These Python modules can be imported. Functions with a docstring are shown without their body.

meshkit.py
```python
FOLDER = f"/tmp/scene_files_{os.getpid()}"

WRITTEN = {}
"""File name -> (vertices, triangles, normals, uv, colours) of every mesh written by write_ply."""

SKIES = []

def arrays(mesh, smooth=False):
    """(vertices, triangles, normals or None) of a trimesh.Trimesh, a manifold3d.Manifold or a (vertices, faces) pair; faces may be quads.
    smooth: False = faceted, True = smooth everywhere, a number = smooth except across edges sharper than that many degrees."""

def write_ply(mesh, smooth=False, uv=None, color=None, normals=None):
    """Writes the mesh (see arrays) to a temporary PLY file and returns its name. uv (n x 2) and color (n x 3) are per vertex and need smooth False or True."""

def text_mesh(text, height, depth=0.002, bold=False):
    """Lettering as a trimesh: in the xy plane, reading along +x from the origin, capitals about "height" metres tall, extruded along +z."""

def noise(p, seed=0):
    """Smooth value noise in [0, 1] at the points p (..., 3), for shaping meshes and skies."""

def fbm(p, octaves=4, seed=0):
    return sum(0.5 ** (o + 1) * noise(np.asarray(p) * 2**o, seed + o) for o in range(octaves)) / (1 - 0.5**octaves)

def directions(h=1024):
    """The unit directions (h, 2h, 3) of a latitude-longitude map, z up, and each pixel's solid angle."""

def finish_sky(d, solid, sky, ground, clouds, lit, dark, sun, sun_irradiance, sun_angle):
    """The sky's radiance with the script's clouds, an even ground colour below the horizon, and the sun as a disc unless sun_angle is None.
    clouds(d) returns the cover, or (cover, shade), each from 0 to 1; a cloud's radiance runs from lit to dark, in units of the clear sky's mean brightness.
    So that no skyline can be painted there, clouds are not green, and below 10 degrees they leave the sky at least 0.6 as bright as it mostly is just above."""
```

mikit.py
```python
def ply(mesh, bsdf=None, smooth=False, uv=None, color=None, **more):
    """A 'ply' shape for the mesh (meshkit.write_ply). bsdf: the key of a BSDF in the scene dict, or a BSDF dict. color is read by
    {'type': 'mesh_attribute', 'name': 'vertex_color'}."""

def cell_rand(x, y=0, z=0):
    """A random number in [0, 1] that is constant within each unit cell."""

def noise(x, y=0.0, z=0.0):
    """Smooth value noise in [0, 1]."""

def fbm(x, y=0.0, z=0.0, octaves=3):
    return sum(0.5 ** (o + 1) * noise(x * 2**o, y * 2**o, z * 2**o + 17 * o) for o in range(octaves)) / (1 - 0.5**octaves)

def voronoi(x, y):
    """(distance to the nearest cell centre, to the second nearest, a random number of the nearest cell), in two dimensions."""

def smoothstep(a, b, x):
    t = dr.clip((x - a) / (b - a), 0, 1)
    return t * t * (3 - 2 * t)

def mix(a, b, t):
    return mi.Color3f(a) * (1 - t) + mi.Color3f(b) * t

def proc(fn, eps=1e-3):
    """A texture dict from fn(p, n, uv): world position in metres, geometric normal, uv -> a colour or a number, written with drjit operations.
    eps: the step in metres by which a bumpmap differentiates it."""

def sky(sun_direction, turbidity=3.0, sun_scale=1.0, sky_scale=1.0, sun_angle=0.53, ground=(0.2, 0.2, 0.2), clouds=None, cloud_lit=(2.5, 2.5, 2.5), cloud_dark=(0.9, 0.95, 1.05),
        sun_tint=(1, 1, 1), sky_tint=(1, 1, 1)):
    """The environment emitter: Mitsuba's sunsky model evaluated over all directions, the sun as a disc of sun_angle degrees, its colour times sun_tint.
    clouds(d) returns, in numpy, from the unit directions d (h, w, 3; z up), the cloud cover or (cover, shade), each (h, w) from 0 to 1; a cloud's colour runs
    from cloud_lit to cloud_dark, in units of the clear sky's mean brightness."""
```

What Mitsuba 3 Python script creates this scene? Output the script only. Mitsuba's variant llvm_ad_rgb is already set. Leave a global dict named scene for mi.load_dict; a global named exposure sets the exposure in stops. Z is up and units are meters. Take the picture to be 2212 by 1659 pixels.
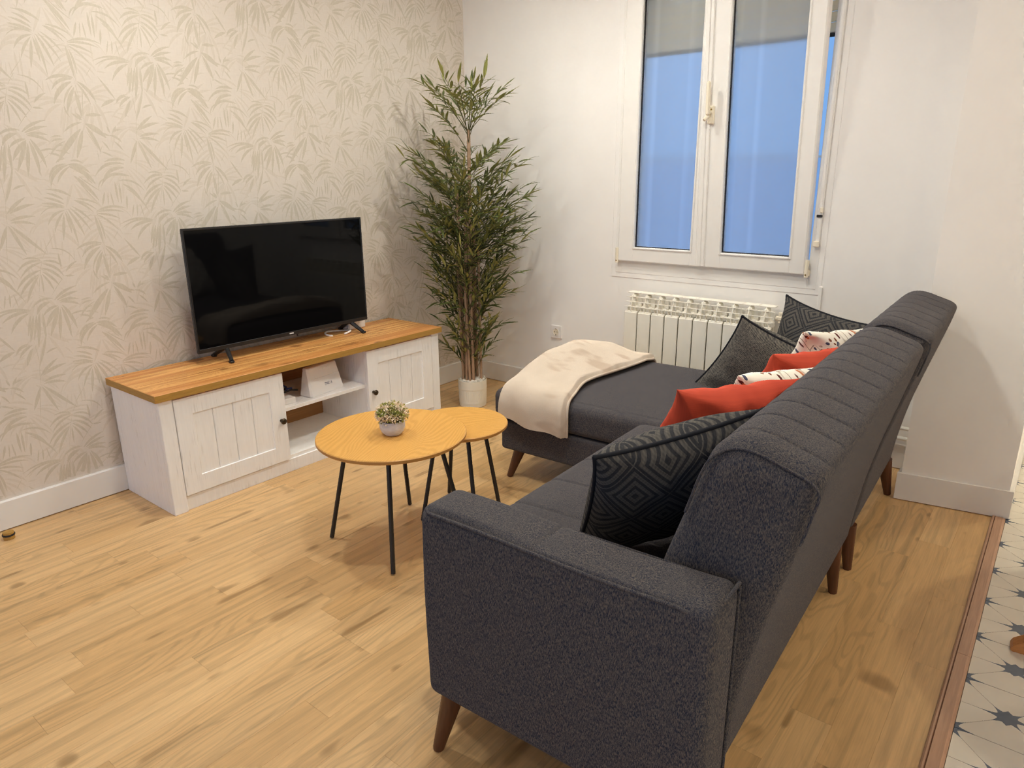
import math, random
import numpy as np
import trimesh
import drjit as dr
import mitsuba as mi
import mikit, meshkit
from mikit import proc, noise, fbm, voronoi, cell_rand, smoothstep, mix
from shapely.geometry import Polygon
T = mi.ScalarTransform4f
scene, labels = {'type': 'scene'}, {}

# ---------------------------------------------------------------- camera, light, exposure
EYE = np.array([3.20504, -3.57040, 1.368])
FWD = np.array([-0.59646915, 0.74901571, -0.28844413])
UPV = np.array([-0.17307522, 0.23089027, 0.95746261])
scene['camera'] = {'type': 'perspective', 'fov': 72.255, 'fov_axis': 'x', 'near_clip': 0.02, 'far_clip': 200.0,
                   'to_world': T().look_at(origin=EYE.tolist(), target=(EYE + FWD).tolist(), up=UPV.tolist())}
exposure = 1.0
scene['sky'] = {'type': 'constant', 'radiance': {'type': 'rgb', 'value': [0.105, 0.215, 0.42]}}      # blue hour outside
LAMP_RGB = [1.0, 0.99, 0.90]         # warm white downlights
COOL_RGB = [0.24, 0.25, 0.25]         # the downlights behind the camera are dimmed
KITCHEN_RGB = [1.0, 0.90, 0.70]       # warmer downlights over the kitchen
LAMP_POWER = 225.0
CEIL = 2.5
LAMPS = [(0.72, -2.20), (2.05, -2.30), (1.05, -0.85), (1.95, -1.2), (0.60, -4.1), (2.05, -4.1), (4.2, -1.1), (4.2, -3.2), (3.9, 0.7)]

# ---------------------------------------------------------------- helpers
def mat(key, d, two=True):
    scene[key] = {'type': 'twosided', 'bsdf': d} if two else d
    return key
def pr(color, rough=0.6, **k):
    c = color if isinstance(color, dict) else {'type': 'rgb', 'value': list(color)}
    return {'type': 'principled', 'base_color': c, 'roughness': rough, **k}
def lin(r, g, b):
    return [((v / 255 + 0.055) / 1.055) ** 2.4 if v > 10 else v / 255 / 12.92 for v in (r, g, b)]
def numbered(key):
    if key not in scene and key not in ROOTS: return key
    n = 1
    while f'{key}_{n:03d}' in scene or f'{key}_{n:03d}' in ROOTS: n += 1
    return f'{key}_{n:03d}'
ROOTS = set()
def thing(name, label=None, cat=None, group=None):
    k = numbered(name); ROOTS.add(k); labels[k] = {}
    if label: labels[k] |= {'label': label, 'category': cat}
    if group: labels[k]['group'] = group
    return k
def struct(name, label=None):
    k = thing(name); labels[k]['kind'] = 'structure'
    if label: labels[k]['label'] = label
    return k
def add(name, mesh, bsdf, parent=None, smooth=False, label=None, kind=None, **k):
    key = f'{parent}__{name}' if parent else name
    if key in scene:
        n = 1
        while f'{key}_{n:03d}' in scene: n += 1
        key = f'{key}_{n:03d}'
    scene[key] = mesh if isinstance(mesh, dict) else mikit.ply(mesh, bsdf, smooth, **k)
    if label or kind:
        labels.setdefault(key, {})
        if label: labels[key]['label'] = label
        if kind: labels[key]['kind'] = kind
    return key
def cat(ms):
    vs, fs, n = [], [], 0
    for m in ms:
        v, f = (np.asarray(m[0], float), np.asarray(m[1], int)) if isinstance(m, tuple) else (np.array(m.vertices), np.array(m.faces))
        if f.shape[1] == 4: f = np.vstack([f[:, [0, 1, 2]], f[:, [0, 2, 3]]])
        vs.append(v); fs.append(f + n); n += len(v)
    return trimesh.Trimesh(np.vstack(vs), np.vstack(fs), process=False)
def box(x0, x1, y0, y1, z0, z1, b=0.0015):
    b = min(b, (x1 - x0) / 2.5, (y1 - y0) / 2.5, (z1 - z0) / 2.5)
    if b <= 0:
        m = trimesh.creation.box((x1 - x0, y1 - y0, z1 - z0)); m.apply_translation(((x0 + x1) / 2, (y0 + y1) / 2, (z0 + z1) / 2)); return m
    P = []
    for sx in (0, 1):
        for sy in (0, 1):
            for sz in (0, 1):
                X, Y, Z = (x0, x1)[sx], (y0, y1)[sy], (z0, z1)[sz]
                ix, iy, iz = (b, -b)[sx], (b, -b)[sy], (b, -b)[sz]
                P += [(X, Y + iy, Z + iz), (X + ix, Y, Z + iz), (X + ix, Y + iy, Z)]
    return trimesh.convex.convex_hull(np.array(P))
def loft(rings, cap=True, centers=None):
    R = np.asarray(rings, float); n, m = R.shape[:2]
    v = R.reshape(-1, 3); f = []
    i, j = np.meshgrid(np.arange(n - 1), np.arange(m), indexing='ij'); i, j = i.ravel(), j.ravel(); k = (j + 1) % m
    f = np.vstack([np.stack([i * m + j, i * m + k, (i + 1) * m + k], 1), np.stack([i * m + j, (i + 1) * m + k, (i + 1) * m + j], 1)])
    if cap:
        c0, c1 = (R[0].mean(0), R[-1].mean(0)) if centers is None else centers
        v = np.vstack([v, R[0], R[-1], [c0, c1]]); o = n * m; a = np.arange(m)
        f = np.vstack([f, np.stack([o + (a + 1) % m, o + a, a * 0 + o + 2 * m], 1), np.stack([o + m + a, o + m + (a + 1) % m, a * 0 + o + 2 * m + 1], 1)])
    return trimesh.Trimesh(v, f, process=False)
def tube(pts, r, seg=8, cap=True):
    P = np.asarray(pts, float); n = len(P); r = np.broadcast_to(np.asarray(r, float), (n,))
    t = np.gradient(P, axis=0); t /= np.linalg.norm(t, axis=1, keepdims=True) + 1e-12
    up = np.array([0, 0, 1.0]) if abs(t[0][2]) < 0.9 else np.array([1.0, 0, 0])
    a = np.cross(t[0], up); a /= np.linalg.norm(a); rings = []
    for k in range(n):
        a = a - t[k] * (a @ t[k]); a /= np.linalg.norm(a); b = np.cross(t[k], a)
        th = np.linspace(0, 2 * np.pi, seg, endpoint=False)
        rings.append(P[k] + r[k] * (np.cos(th)[:, None] * a + np.sin(th)[:, None] * b))
    return loft(rings, cap)
def lathe(prof, seg=32, c=(0, 0, 0), fn=None, cap=True):
    th = np.linspace(0, 2 * np.pi, seg, endpoint=False); rings = []
    for r, z in prof:
        rr = r * (fn(th, z) if fn else np.ones(seg))
        rings.append(np.stack([c[0] + rr * np.cos(th), c[1] + rr * np.sin(th), np.full(seg, c[2] + z)], 1))
    return loft(rings, cap)
def prism(poly, z0, z1):
    m = trimesh.creation.extrude_polygon(Polygon(poly), z1 - z0, engine='earcut'); m.apply_translation((0, 0, z0)); return m
def prism_y(poly_xz, y0, y1):
    m = prism(poly_xz, 0, y1 - y0); v = np.array(m.vertices)
    return trimesh.Trimesh(np.stack([v[:, 0], y1 - v[:, 2], v[:, 1]], 1), m.faces, process=False)
def axis(lo, hi, r, step, extra=()):
    a = list(lo + r * (1 - np.cos(np.linspace(0, np.pi / 2, 5)))) if r > 0 else [lo]
    b = list(hi - r * (1 - np.cos(np.linspace(0, np.pi / 2, 5)))) if r > 0 else [hi]
    mid = list(np.linspace(lo + r, hi - r, max(2, int((hi - lo - 2 * r) / step) + 1)))
    ex = [e + d for e in extra for d in (-.014, -.008, -.004, -.0015, .0015, .004, .008, .014) if lo + r < e + d < hi - r]
    return np.array(sorted(set(np.round(a + mid + b + ex, 5))))
def softbox(x0, x1, y0, y1, z0, z1, r=0.03, step=0.04, ex=(), ey=(), ez=()):
    lo, hi = np.array([x0, y0, z0]), np.array([x1, y1, z1])
    A = [axis(x0, x1, r, step, ex), axis(y0, y1, r, step, ey), axis(z0, z1, r, step, ez)]
    vs, fs, n = [], [], 0
    for k in range(3):
        a, b = [(1, 2), (2, 0), (0, 1)][k]
        U, V = np.meshgrid(A[a], A[b], indexing='ij'); nu, nv = U.shape
        for s, val in ((-1, lo[k]), (1, hi[k])):
            P = np.zeros((nu * nv, 3)); P[:, a], P[:, b], P[:, k] = U.ravel(), V.ravel(), val
            i, j = np.meshgrid(np.arange(nu - 1), np.arange(nv - 1), indexing='ij'); q = (i * nv + j).ravel()
            f = np.vstack([np.stack([q, q + nv, q + nv + 1], 1), np.stack([q, q + nv + 1, q + 1], 1)])
            vs.append(P); fs.append((f if s > 0 else f[:, ::-1]) + n); n += len(P)
    v = np.vstack(vs); inner = np.clip(v, lo + r, hi - r); d = v - inner
    L = np.linalg.norm(d, axis=1, keepdims=True)
    v = np.where(L > 0, inner + d / np.maximum(L, 1e-9) * r, v)
    m = trimesh.Trimesh(v, np.vstack(fs), process=False); m.merge_vertices(digits_vertex=6)
    return m
def shift(mesh, fn):
    v = np.array(mesh.vertices); return trimesh.Trimesh(fn(v), mesh.faces, process=False)
def gauss(x, s): return np.exp(-(x / s) ** 2)

# ---------------------------------------------------------------- materials
def f_plaster(p, n, uv):
    return mix(lin(233, 230, 226), lin(239, 236, 232), fbm(p.x * 3, p.y * 3, p.z * 3))
mat('plaster', pr(proc(f_plaster), 0.85, specular=0.25))
mat('ceiling_paint', pr(lin(242, 240, 237), 0.9, specular=0.2))
mat('white_paint', pr(lin(226, 224, 220), 0.45))
mat('pvc', pr(lin(233, 230, 225), 0.3))
mat('pvc_cream', pr(lin(232, 222, 200), 0.4))
mat('radiator_paint', pr(lin(232, 228, 216), 0.35))
mat('black_rubber', pr([0.012, 0.012, 0.013], 0.6))
mat('black_metal', pr([0.014, 0.013, 0.013], 0.42))
mat('black_plastic', pr([0.012, 0.012, 0.013], 0.3))
mat('screen_glass', pr([0.003, 0.003, 0.0035], 0.04, specular=0.16))
mat('logo_white', pr([0.7, 0.7, 0.7], 0.5))
mat('white_plastic', pr(lin(235, 232, 228), 0.35))
mat('led_white', pr([0.9, 0.9, 0.85], 0.5))
mat('ink', pr(lin(60, 58, 96), 0.6))
mat('cable_blue', pr(lin(40, 60, 120), 0.5))
mat('bronze', pr(lin(70, 58, 42), 0.35, metallic=0.7))
mat('shutter_grey', pr(lin(236, 229, 204), 0.6))
mat('brass', pr(lin(150, 125, 70), 0.4, metallic=0.8))
mat('dark_hole', pr(lin(70, 60, 48), 0.7))

def f_paper(p, n, uv):
    w = fbm(p.y * 240, p.z * 60) * 0.5 + fbm(p.y * 60, p.z * 260) * 0.5
    big = fbm(p.y * 5, p.z * 5, 3.0)
    return mix(lin(204, 194, 183), lin(217, 208, 198), w * 0.6 + big * 0.4)
mat('wallpaper', pr(proc(f_paper), 0.75, specular=0.3))
def f_print(p, n, uv):
    w = fbm(p.y * 300, p.z * 80)
    return mix(lin(189, 179, 163), lin(199, 190, 175), w)
mat('paper_print', pr(proc(f_print), 0.7, specular=0.3))
def f_print2(p, n, uv):
    return mix(lin(201, 191, 178), lin(208, 198, 186), fbm(p.y * 300, p.z * 80))
mat('paper_print_pale', pr(proc(f_print2), 0.7, specular=0.3))

def f_floor(p, n, uv):          # uv.x = 10 * plank number + metres across, uv.y = metres along
    k = dr.floor(uv.x / 10.0); a = uv.x - 10.0 * k; b = uv.y
    tone = cell_rand(k, 3, 7); hue = cell_rand(k, 5, 1)
    off = cell_rand(k, 11, 2) * 40
    warp = fbm(a * 9 + off, b * 1.6, 1.0)
    cath = dr.select(cell_rand(k, 8, 4) > 0.55, 1.0, 0.35)
    ring = dr.sin(a * 190 + off * 7 + warp * 70)
    fine = fbm(a * 420 + off, b * 14)
    streak = noise(a * 85 + off, b * 1.5)
    band = noise(a * 26 + off, b * 1.1 + off)
    knot = smoothstep(0.88, 0.985, noise(a * 24 + off, b * 8.0 + off))
    c = mix(lin(197, 160, 112), lin(214, 179, 131), tone * 0.6 + 0.2)
    c = mix(c, mi.Color3f(lin(184, 142, 88)), hue * 0.4)
    c = c * (1.03 - 0.13 * cath * smoothstep(0.0, 1.0, ring) - 0.20 * (fine - 0.5) - 0.15 * smoothstep(0.45, 0.95, streak) + 0.11 * (band - 0.5))
    return mix(c, mi.Color3f(lin(120, 86, 48)), knot * 0.55)
mat('floor_oak', pr(proc(f_floor), 0.33, specular=0.42))
mat('subfloor', pr(lin(120, 92, 58), 0.8))

def f_tile(p, n, uv):
    g = 0.2335; x = (p.x - 3.16) / g; y = (p.y + 1.724) / g
    c = mi.Color3f(lin(222, 216, 203)) * (0.965 + 0.07 * fbm(p.x * 20, p.y * 20))
    best = mi.Float(0); line = mi.Float(0)
    for o in (0.0, 0.5):
        u = x - o; v = y - o; u = (u - dr.floor(u + 0.5)); v = (v - dr.floor(v + 0.5))
        au, av = dr.abs(u), dr.abs(v)
        s1 = dr.sqrt(au / 0.34) + dr.sqrt(av / 0.155)
        ru, rv = (au + av) * 0.7071, dr.abs(au - av) * 0.7071
        s2 = dr.sqrt(ru / 0.24) + dr.sqrt(rv / 0.24)
        d = dr.maximum(au, av)
        core = dr.select((au + av) < 0.135, 1.0, 0.0)
        best = dr.maximum(best, dr.maximum(core, dr.maximum(dr.select(s1 < 1, 1.0, 0.0), dr.select(s2 < 1, 1.0, 0.0))))
        line = dr.maximum(line, dr.maximum(dr.select(av < 0.004, 1.0, 0.0), dr.select(dr.abs(au - av) < 0.0045, 1.0, 0.0)))
    c = mix(c, mi.Color3f(lin(150, 140, 124)), line * 0.8)
    return mix(c, mi.Color3f(lin(88, 99, 116)) * (0.9 + 0.2 * noise(p.x * 90, p.y * 90)), best)
mat('star_tile', pr(proc(f_tile), 0.3, specular=0.4))
mat('grout', pr(lin(170, 162, 148), 0.9))

def f_white_wood(p, n, uv):
    g = fbm(p.y * 190, p.x * 190, p.z * 9, 3)
    s = smoothstep(0.62, 0.88, noise(p.y * 240 + 3, p.x * 240, p.z * 16)) * smoothstep(0.42, 0.75, noise(p.y * 22, p.x * 22, p.z * 5))
    c = mix(lin(230, 229, 227), lin(241, 240, 238), g)
    return mix(c, mi.Color3f(lin(192, 188, 182)), s * 0.34)
mat('white_wood', pr(proc(f_white_wood), 0.5))
def f_oak_top(p, n, uv):
    kx = noise(p.x * 17 + 3, p.y * 6.5 + 9); knot = smoothstep(0.86, 0.97, kx)
    w = fbm(p.x * 13, p.y * 1.6, p.z * 6) + 0.5 * smoothstep(0.5, 1.0, kx)
    ring = 0.5 + 0.5 * dr.sin(p.x * 260 + w * 75)
    fine = fbm(p.x * 520, p.y * 14, p.z * 300)
    grain = fbm(p.x * 70, p.y * 2.4, 1.0)
    board = noise(p.x * 15, p.y * 0.6, 3.0)
    c = mix(lin(164, 106, 52), lin(222, 170, 104), smoothstep(0.2, 0.8, grain) * 0.6 + fine * 0.25 + ring * 0.15)
    c = mix(c, mi.Color3f(lin(184, 118, 62)), smoothstep(0.4, 0.6, board) * 0.5)
    crack = smoothstep(0.74, 0.84, noise(p.x * 110 + 8, p.y * 9)) * smoothstep(0.60, 0.75, noise(p.x * 15, p.y * 4.5 + 5))
    return mix(c, mi.Color3f(lin(100, 60, 28)), dr.maximum(knot * 0.7, crack * 0.5))
mat('oak_top', pr(proc(f_oak_top), 0.42))
def f_oak_edge(p, n, uv):
    return mix(lin(150, 112, 48), lin(182, 140, 70), fbm(p.x * 20, p.y * 20, p.z * 500))
mat('oak_edge', pr(proc(f_oak_edge), 0.5))
def f_back_board(p, n, uv):
    return mix(lin(150, 108, 66), lin(168, 124, 78), fbm(p.y * 4, p.z * 160))
mat('back_board', pr(proc(f_back_board), 0.7))
def f_veneer(p, n, uv):
    w = fbm(uv.x * 5.5, uv.y * 2.0, 2.0)
    ring = 0.5 + 0.5 * dr.sin(uv.x * 420 + w * 120)
    fine = fbm(uv.x * 600, uv.y * 22)
    c = mix(lin(190, 138, 66), lin(214, 164, 90), smoothstep(0.1, 0.9, ring) * 0.32 + fine * 0.55 + 0.1)
    return mix(c, mi.Color3f(lin(182, 126, 52)), smoothstep(0.62, 0.9, fine) * 0.35)
mat('table_veneer', pr(proc(f_veneer), 0.38))
mat('table_edge', pr(lin(176, 126, 66), 0.5))
def f_walnut(p, n, uv):
    return mix(lin(70, 38, 20), lin(92, 54, 30), fbm(p.x * 160, p.y * 160, p.z * 14))
mat('walnut_leg', pr(proc(f_walnut), 0.4))
def f_threshold(p, n, uv):
    g = fbm(p.x * 300, p.y * 14)
    d = smoothstep(0.0025, 0.0010, dr.abs(p.x - 3.136))
    c = mix(lin(168, 130, 106), lin(188, 150, 124), g)
    return mix(c, mi.Color3f(lin(112, 78, 58)), d)
mat('threshold_wood', pr(proc(f_threshold), 0.45))
mat('foot_wood', pr(proc(lambda p, n, uv: mix(lin(170, 110, 56), lin(196, 136, 78), fbm(p.x * 30, p.y * 180, p.z * 180))), 0.45))

def f_uphol(p, n, uv):
    s = fbm(p.x * 1500, p.y * 1500, p.z * 380, 2)
    b = noise(p.x * 720, p.y * 720, p.z * 190)
    t = smoothstep(0.22, 0.86, s * 0.55 + b * 0.45)
    return mix(lin(38, 43, 59), lin(106, 99, 92), t)
mat('upholstery', pr(proc(f_uphol), 0.95, specular=0.12))
mat('cushion_piping', pr(lin(36, 37, 42), 0.9, specular=0.15))
mat('piping_cord', pr(lin(62, 63, 68), 0.9, specular=0.15))
def f_plush(p, n, uv):
    a = fbm(p.x * 9, p.y * 9, p.z * 9, 4); b = smoothstep(0.52, 0.70, fbm(p.x * 7 + 4, p.y * 14, p.z * 12, 3))
    f = noise(p.x * 700, p.y * 700, p.z * 700)
    c = mix(lin(193, 178, 161), lin(208, 194, 178), a) * (0.93 + 0.14 * f)
    return mix(c, mi.Color3f(lin(172, 150, 130)), b * 0.55)
mat('plush', pr(proc(f_plush), 0.95, specular=0.1, sheen=0.6))
def f_red(p, n, uv):
    w = 0.5 + 0.25 * (dr.sin(uv.x * 620) + dr.sin(uv.y * 620))
    return mix(lin(164, 58, 42), lin(194, 78, 56), fbm(uv.x * 9, uv.y * 9) * 0.7 + w * 0.3)
mat('red_linen', pr(proc(f_red), 0.9, specular=0.15, sheen=0.3))
def f_floral(p, n, uv):
    c = mi.Color3f(lin(228, 222, 210))
    x = uv.x * 8.0 + 0.5 * noise(uv.x * 3, uv.y * 3); y = uv.y * 8.0 + 0.5 * noise(uv.x * 3 + 9, uv.y * 3)
    d, e, k = voronoi(x * 0.8, y * 0.8)
    vine = smoothstep(0.030, 0.010, dr.abs(e - d - 0.02)) * smoothstep(0.40, 0.52, noise(uv.x * 6, uv.y * 6 + 4))
    c = mix(c, mi.Color3f(lin(116, 92, 74)), vine * 0.75)
    for s, o, thr, r, col in ((2.4, 1.0, 0.42, 0.34, (86, 46, 44)), (2.4, 7.0, 0.52, 0.30, (70, 74, 96)), (2.9, 3.0, 0.46, 0.30, (112, 66, 46)), (1.5, 5.0, 0.62, 0.28, (178, 104, 66))):
        dd, ee, kk = voronoi(x * s * 0.8 + o, y * s * 1.1 + o)
        lobes = r * (0.75 + 0.25 * dr.sin(kk * 60 + (x - y) * 9))
        c = mix(c, mi.Color3f(lin(*col)), dr.select(kk > thr, smoothstep(lobes, lobes * 0.8, dd), 0.0) * smoothstep(0.28, 0.40, noise(x * 0.9 + o, y * 0.9)))
    return c
mat('floral_cotton', pr(proc(f_floral), 0.9, specular=0.15))
def f_key(p, n, uv):            # raised diamond weave
    g = 2.6; x = (uv.x + uv.y) * g; y = (uv.x - uv.y) * g
    u = dr.abs(x - dr.floor(x) - 0.5); v = dr.abs(y - dr.floor(y) - 0.5)
    d = dr.maximum(u, v) * 7.0; r = d - dr.floor(d)
    tick = 0.5 + 0.5 * dr.sin(uv.x * 260) * dr.sin(uv.y * 260)
    t = dr.select(r < 0.42, 0.0, 1.0) * (0.45 + 0.55 * tick)
    return mix(lin(42, 43, 48), lin(96, 92, 86), t * 0.8 + 0.15 * noise(uv.x * 160, uv.y * 160))
mat('key_weave', pr(proc(f_key), 0.9, specular=0.2))
def f_twill(p, n, uv):
    w = 0.5 + 0.5 * dr.sin((uv.x + uv.y) * 260) * dr.sin((uv.x - uv.y) * 170)
    return mix(lin(50, 50, 53), lin(136, 130, 120), w * 0.55 + 0.45 * noise(uv.x * 110, uv.y * 110) - 0.15)
mat('dark_twill', pr(proc(f_twill), 0.9, specular=0.2))

def f_leaf(p, n, uv):
    return mix(lin(42, 54, 24), lin(92, 100, 48), noise(p.x * 26, p.y * 26, p.z * 26))
def f_leaf_back(p, n, uv):
    return mix(lin(118, 124, 64), lin(166, 166, 98), noise(p.x * 26, p.y * 26, p.z * 26))
scene['bamboo_leaf'] = {'type': 'twosided', 'a': pr(proc(f_leaf), 0.5, specular=0.4), 'b': pr(proc(f_leaf_back), 0.6, specular=0.3)}
mat('twig', pr(lin(86, 84, 50), 0.7))
mat('cane', pr(proc(lambda p, n, uv: mix(lin(136, 104, 78), lin(188, 158, 130), fbm(p.x * 60, p.y * 60, p.z * 14))), 0.6))
mat('cream_pot', pr(lin(226, 220, 204), 0.45))
mat('pebble', pr(proc(lambda p, n, uv: mix(lin(200, 192, 176), lin(236, 230, 218), noise(p.x * 130, p.y * 130, p.z * 130))), 0.8))
mat('stone_bowl', pr(proc(lambda p, n, uv: mix(lin(178, 180, 186), lin(216, 217, 222), fbm(p.x * 50, p.y * 50, p.z * 70))), 0.7))
mat('sprig_green', pr(proc(lambda p, n, uv: mix(lin(92, 110, 36), lin(190, 184, 90), noise(p.x * 90, p.y * 90, p.z * 90))), 0.7))
mat('blossom', pr(proc(lambda p, n, uv: mix(lin(214, 190, 150), lin(246, 236, 220), noise(p.x * 160, p.y * 160, p.z * 160))), 0.8))
mat('sprig_core', pr(lin(84, 78, 34), 0.9))
mat('facade', pr(proc(lambda p, n, uv: mix(lin(150, 150, 160), lin(170, 168, 172), fbm(p.x, p.y, p.z))), 0.9))
def f_film(p, n, uv):
    return mi.Color3f(0.86, 0.90, 0.93) * (0.88 + 0.13 * smoothstep(0.62, 0.9, noise(p.x * 21 + 2.0, 0.3)) + 0.10 * noise(p.x * 6, 0.7))
scene['frosted_film'] = {'type': 'principledthin', 'base_color': proc(f_film), 'roughness': 0.30, 'spec_trans': 0.70, 'diff_trans': 0.8, 'eta': 1.35}
scene['screen_film'] = {'type': 'principledthin', 'base_color': {'type': 'rgb', 'value': [0.80, 0.82, 0.88]}, 'roughness': 0.12, 'spec_trans': 0.92, 'diff_trans': 1.2, 'eta': 1.3}
scene['clear_glass'] = {'type': 'thindielectric'}
mat('lamp_ring', pr(lin(232, 230, 226), 0.4))

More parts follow.
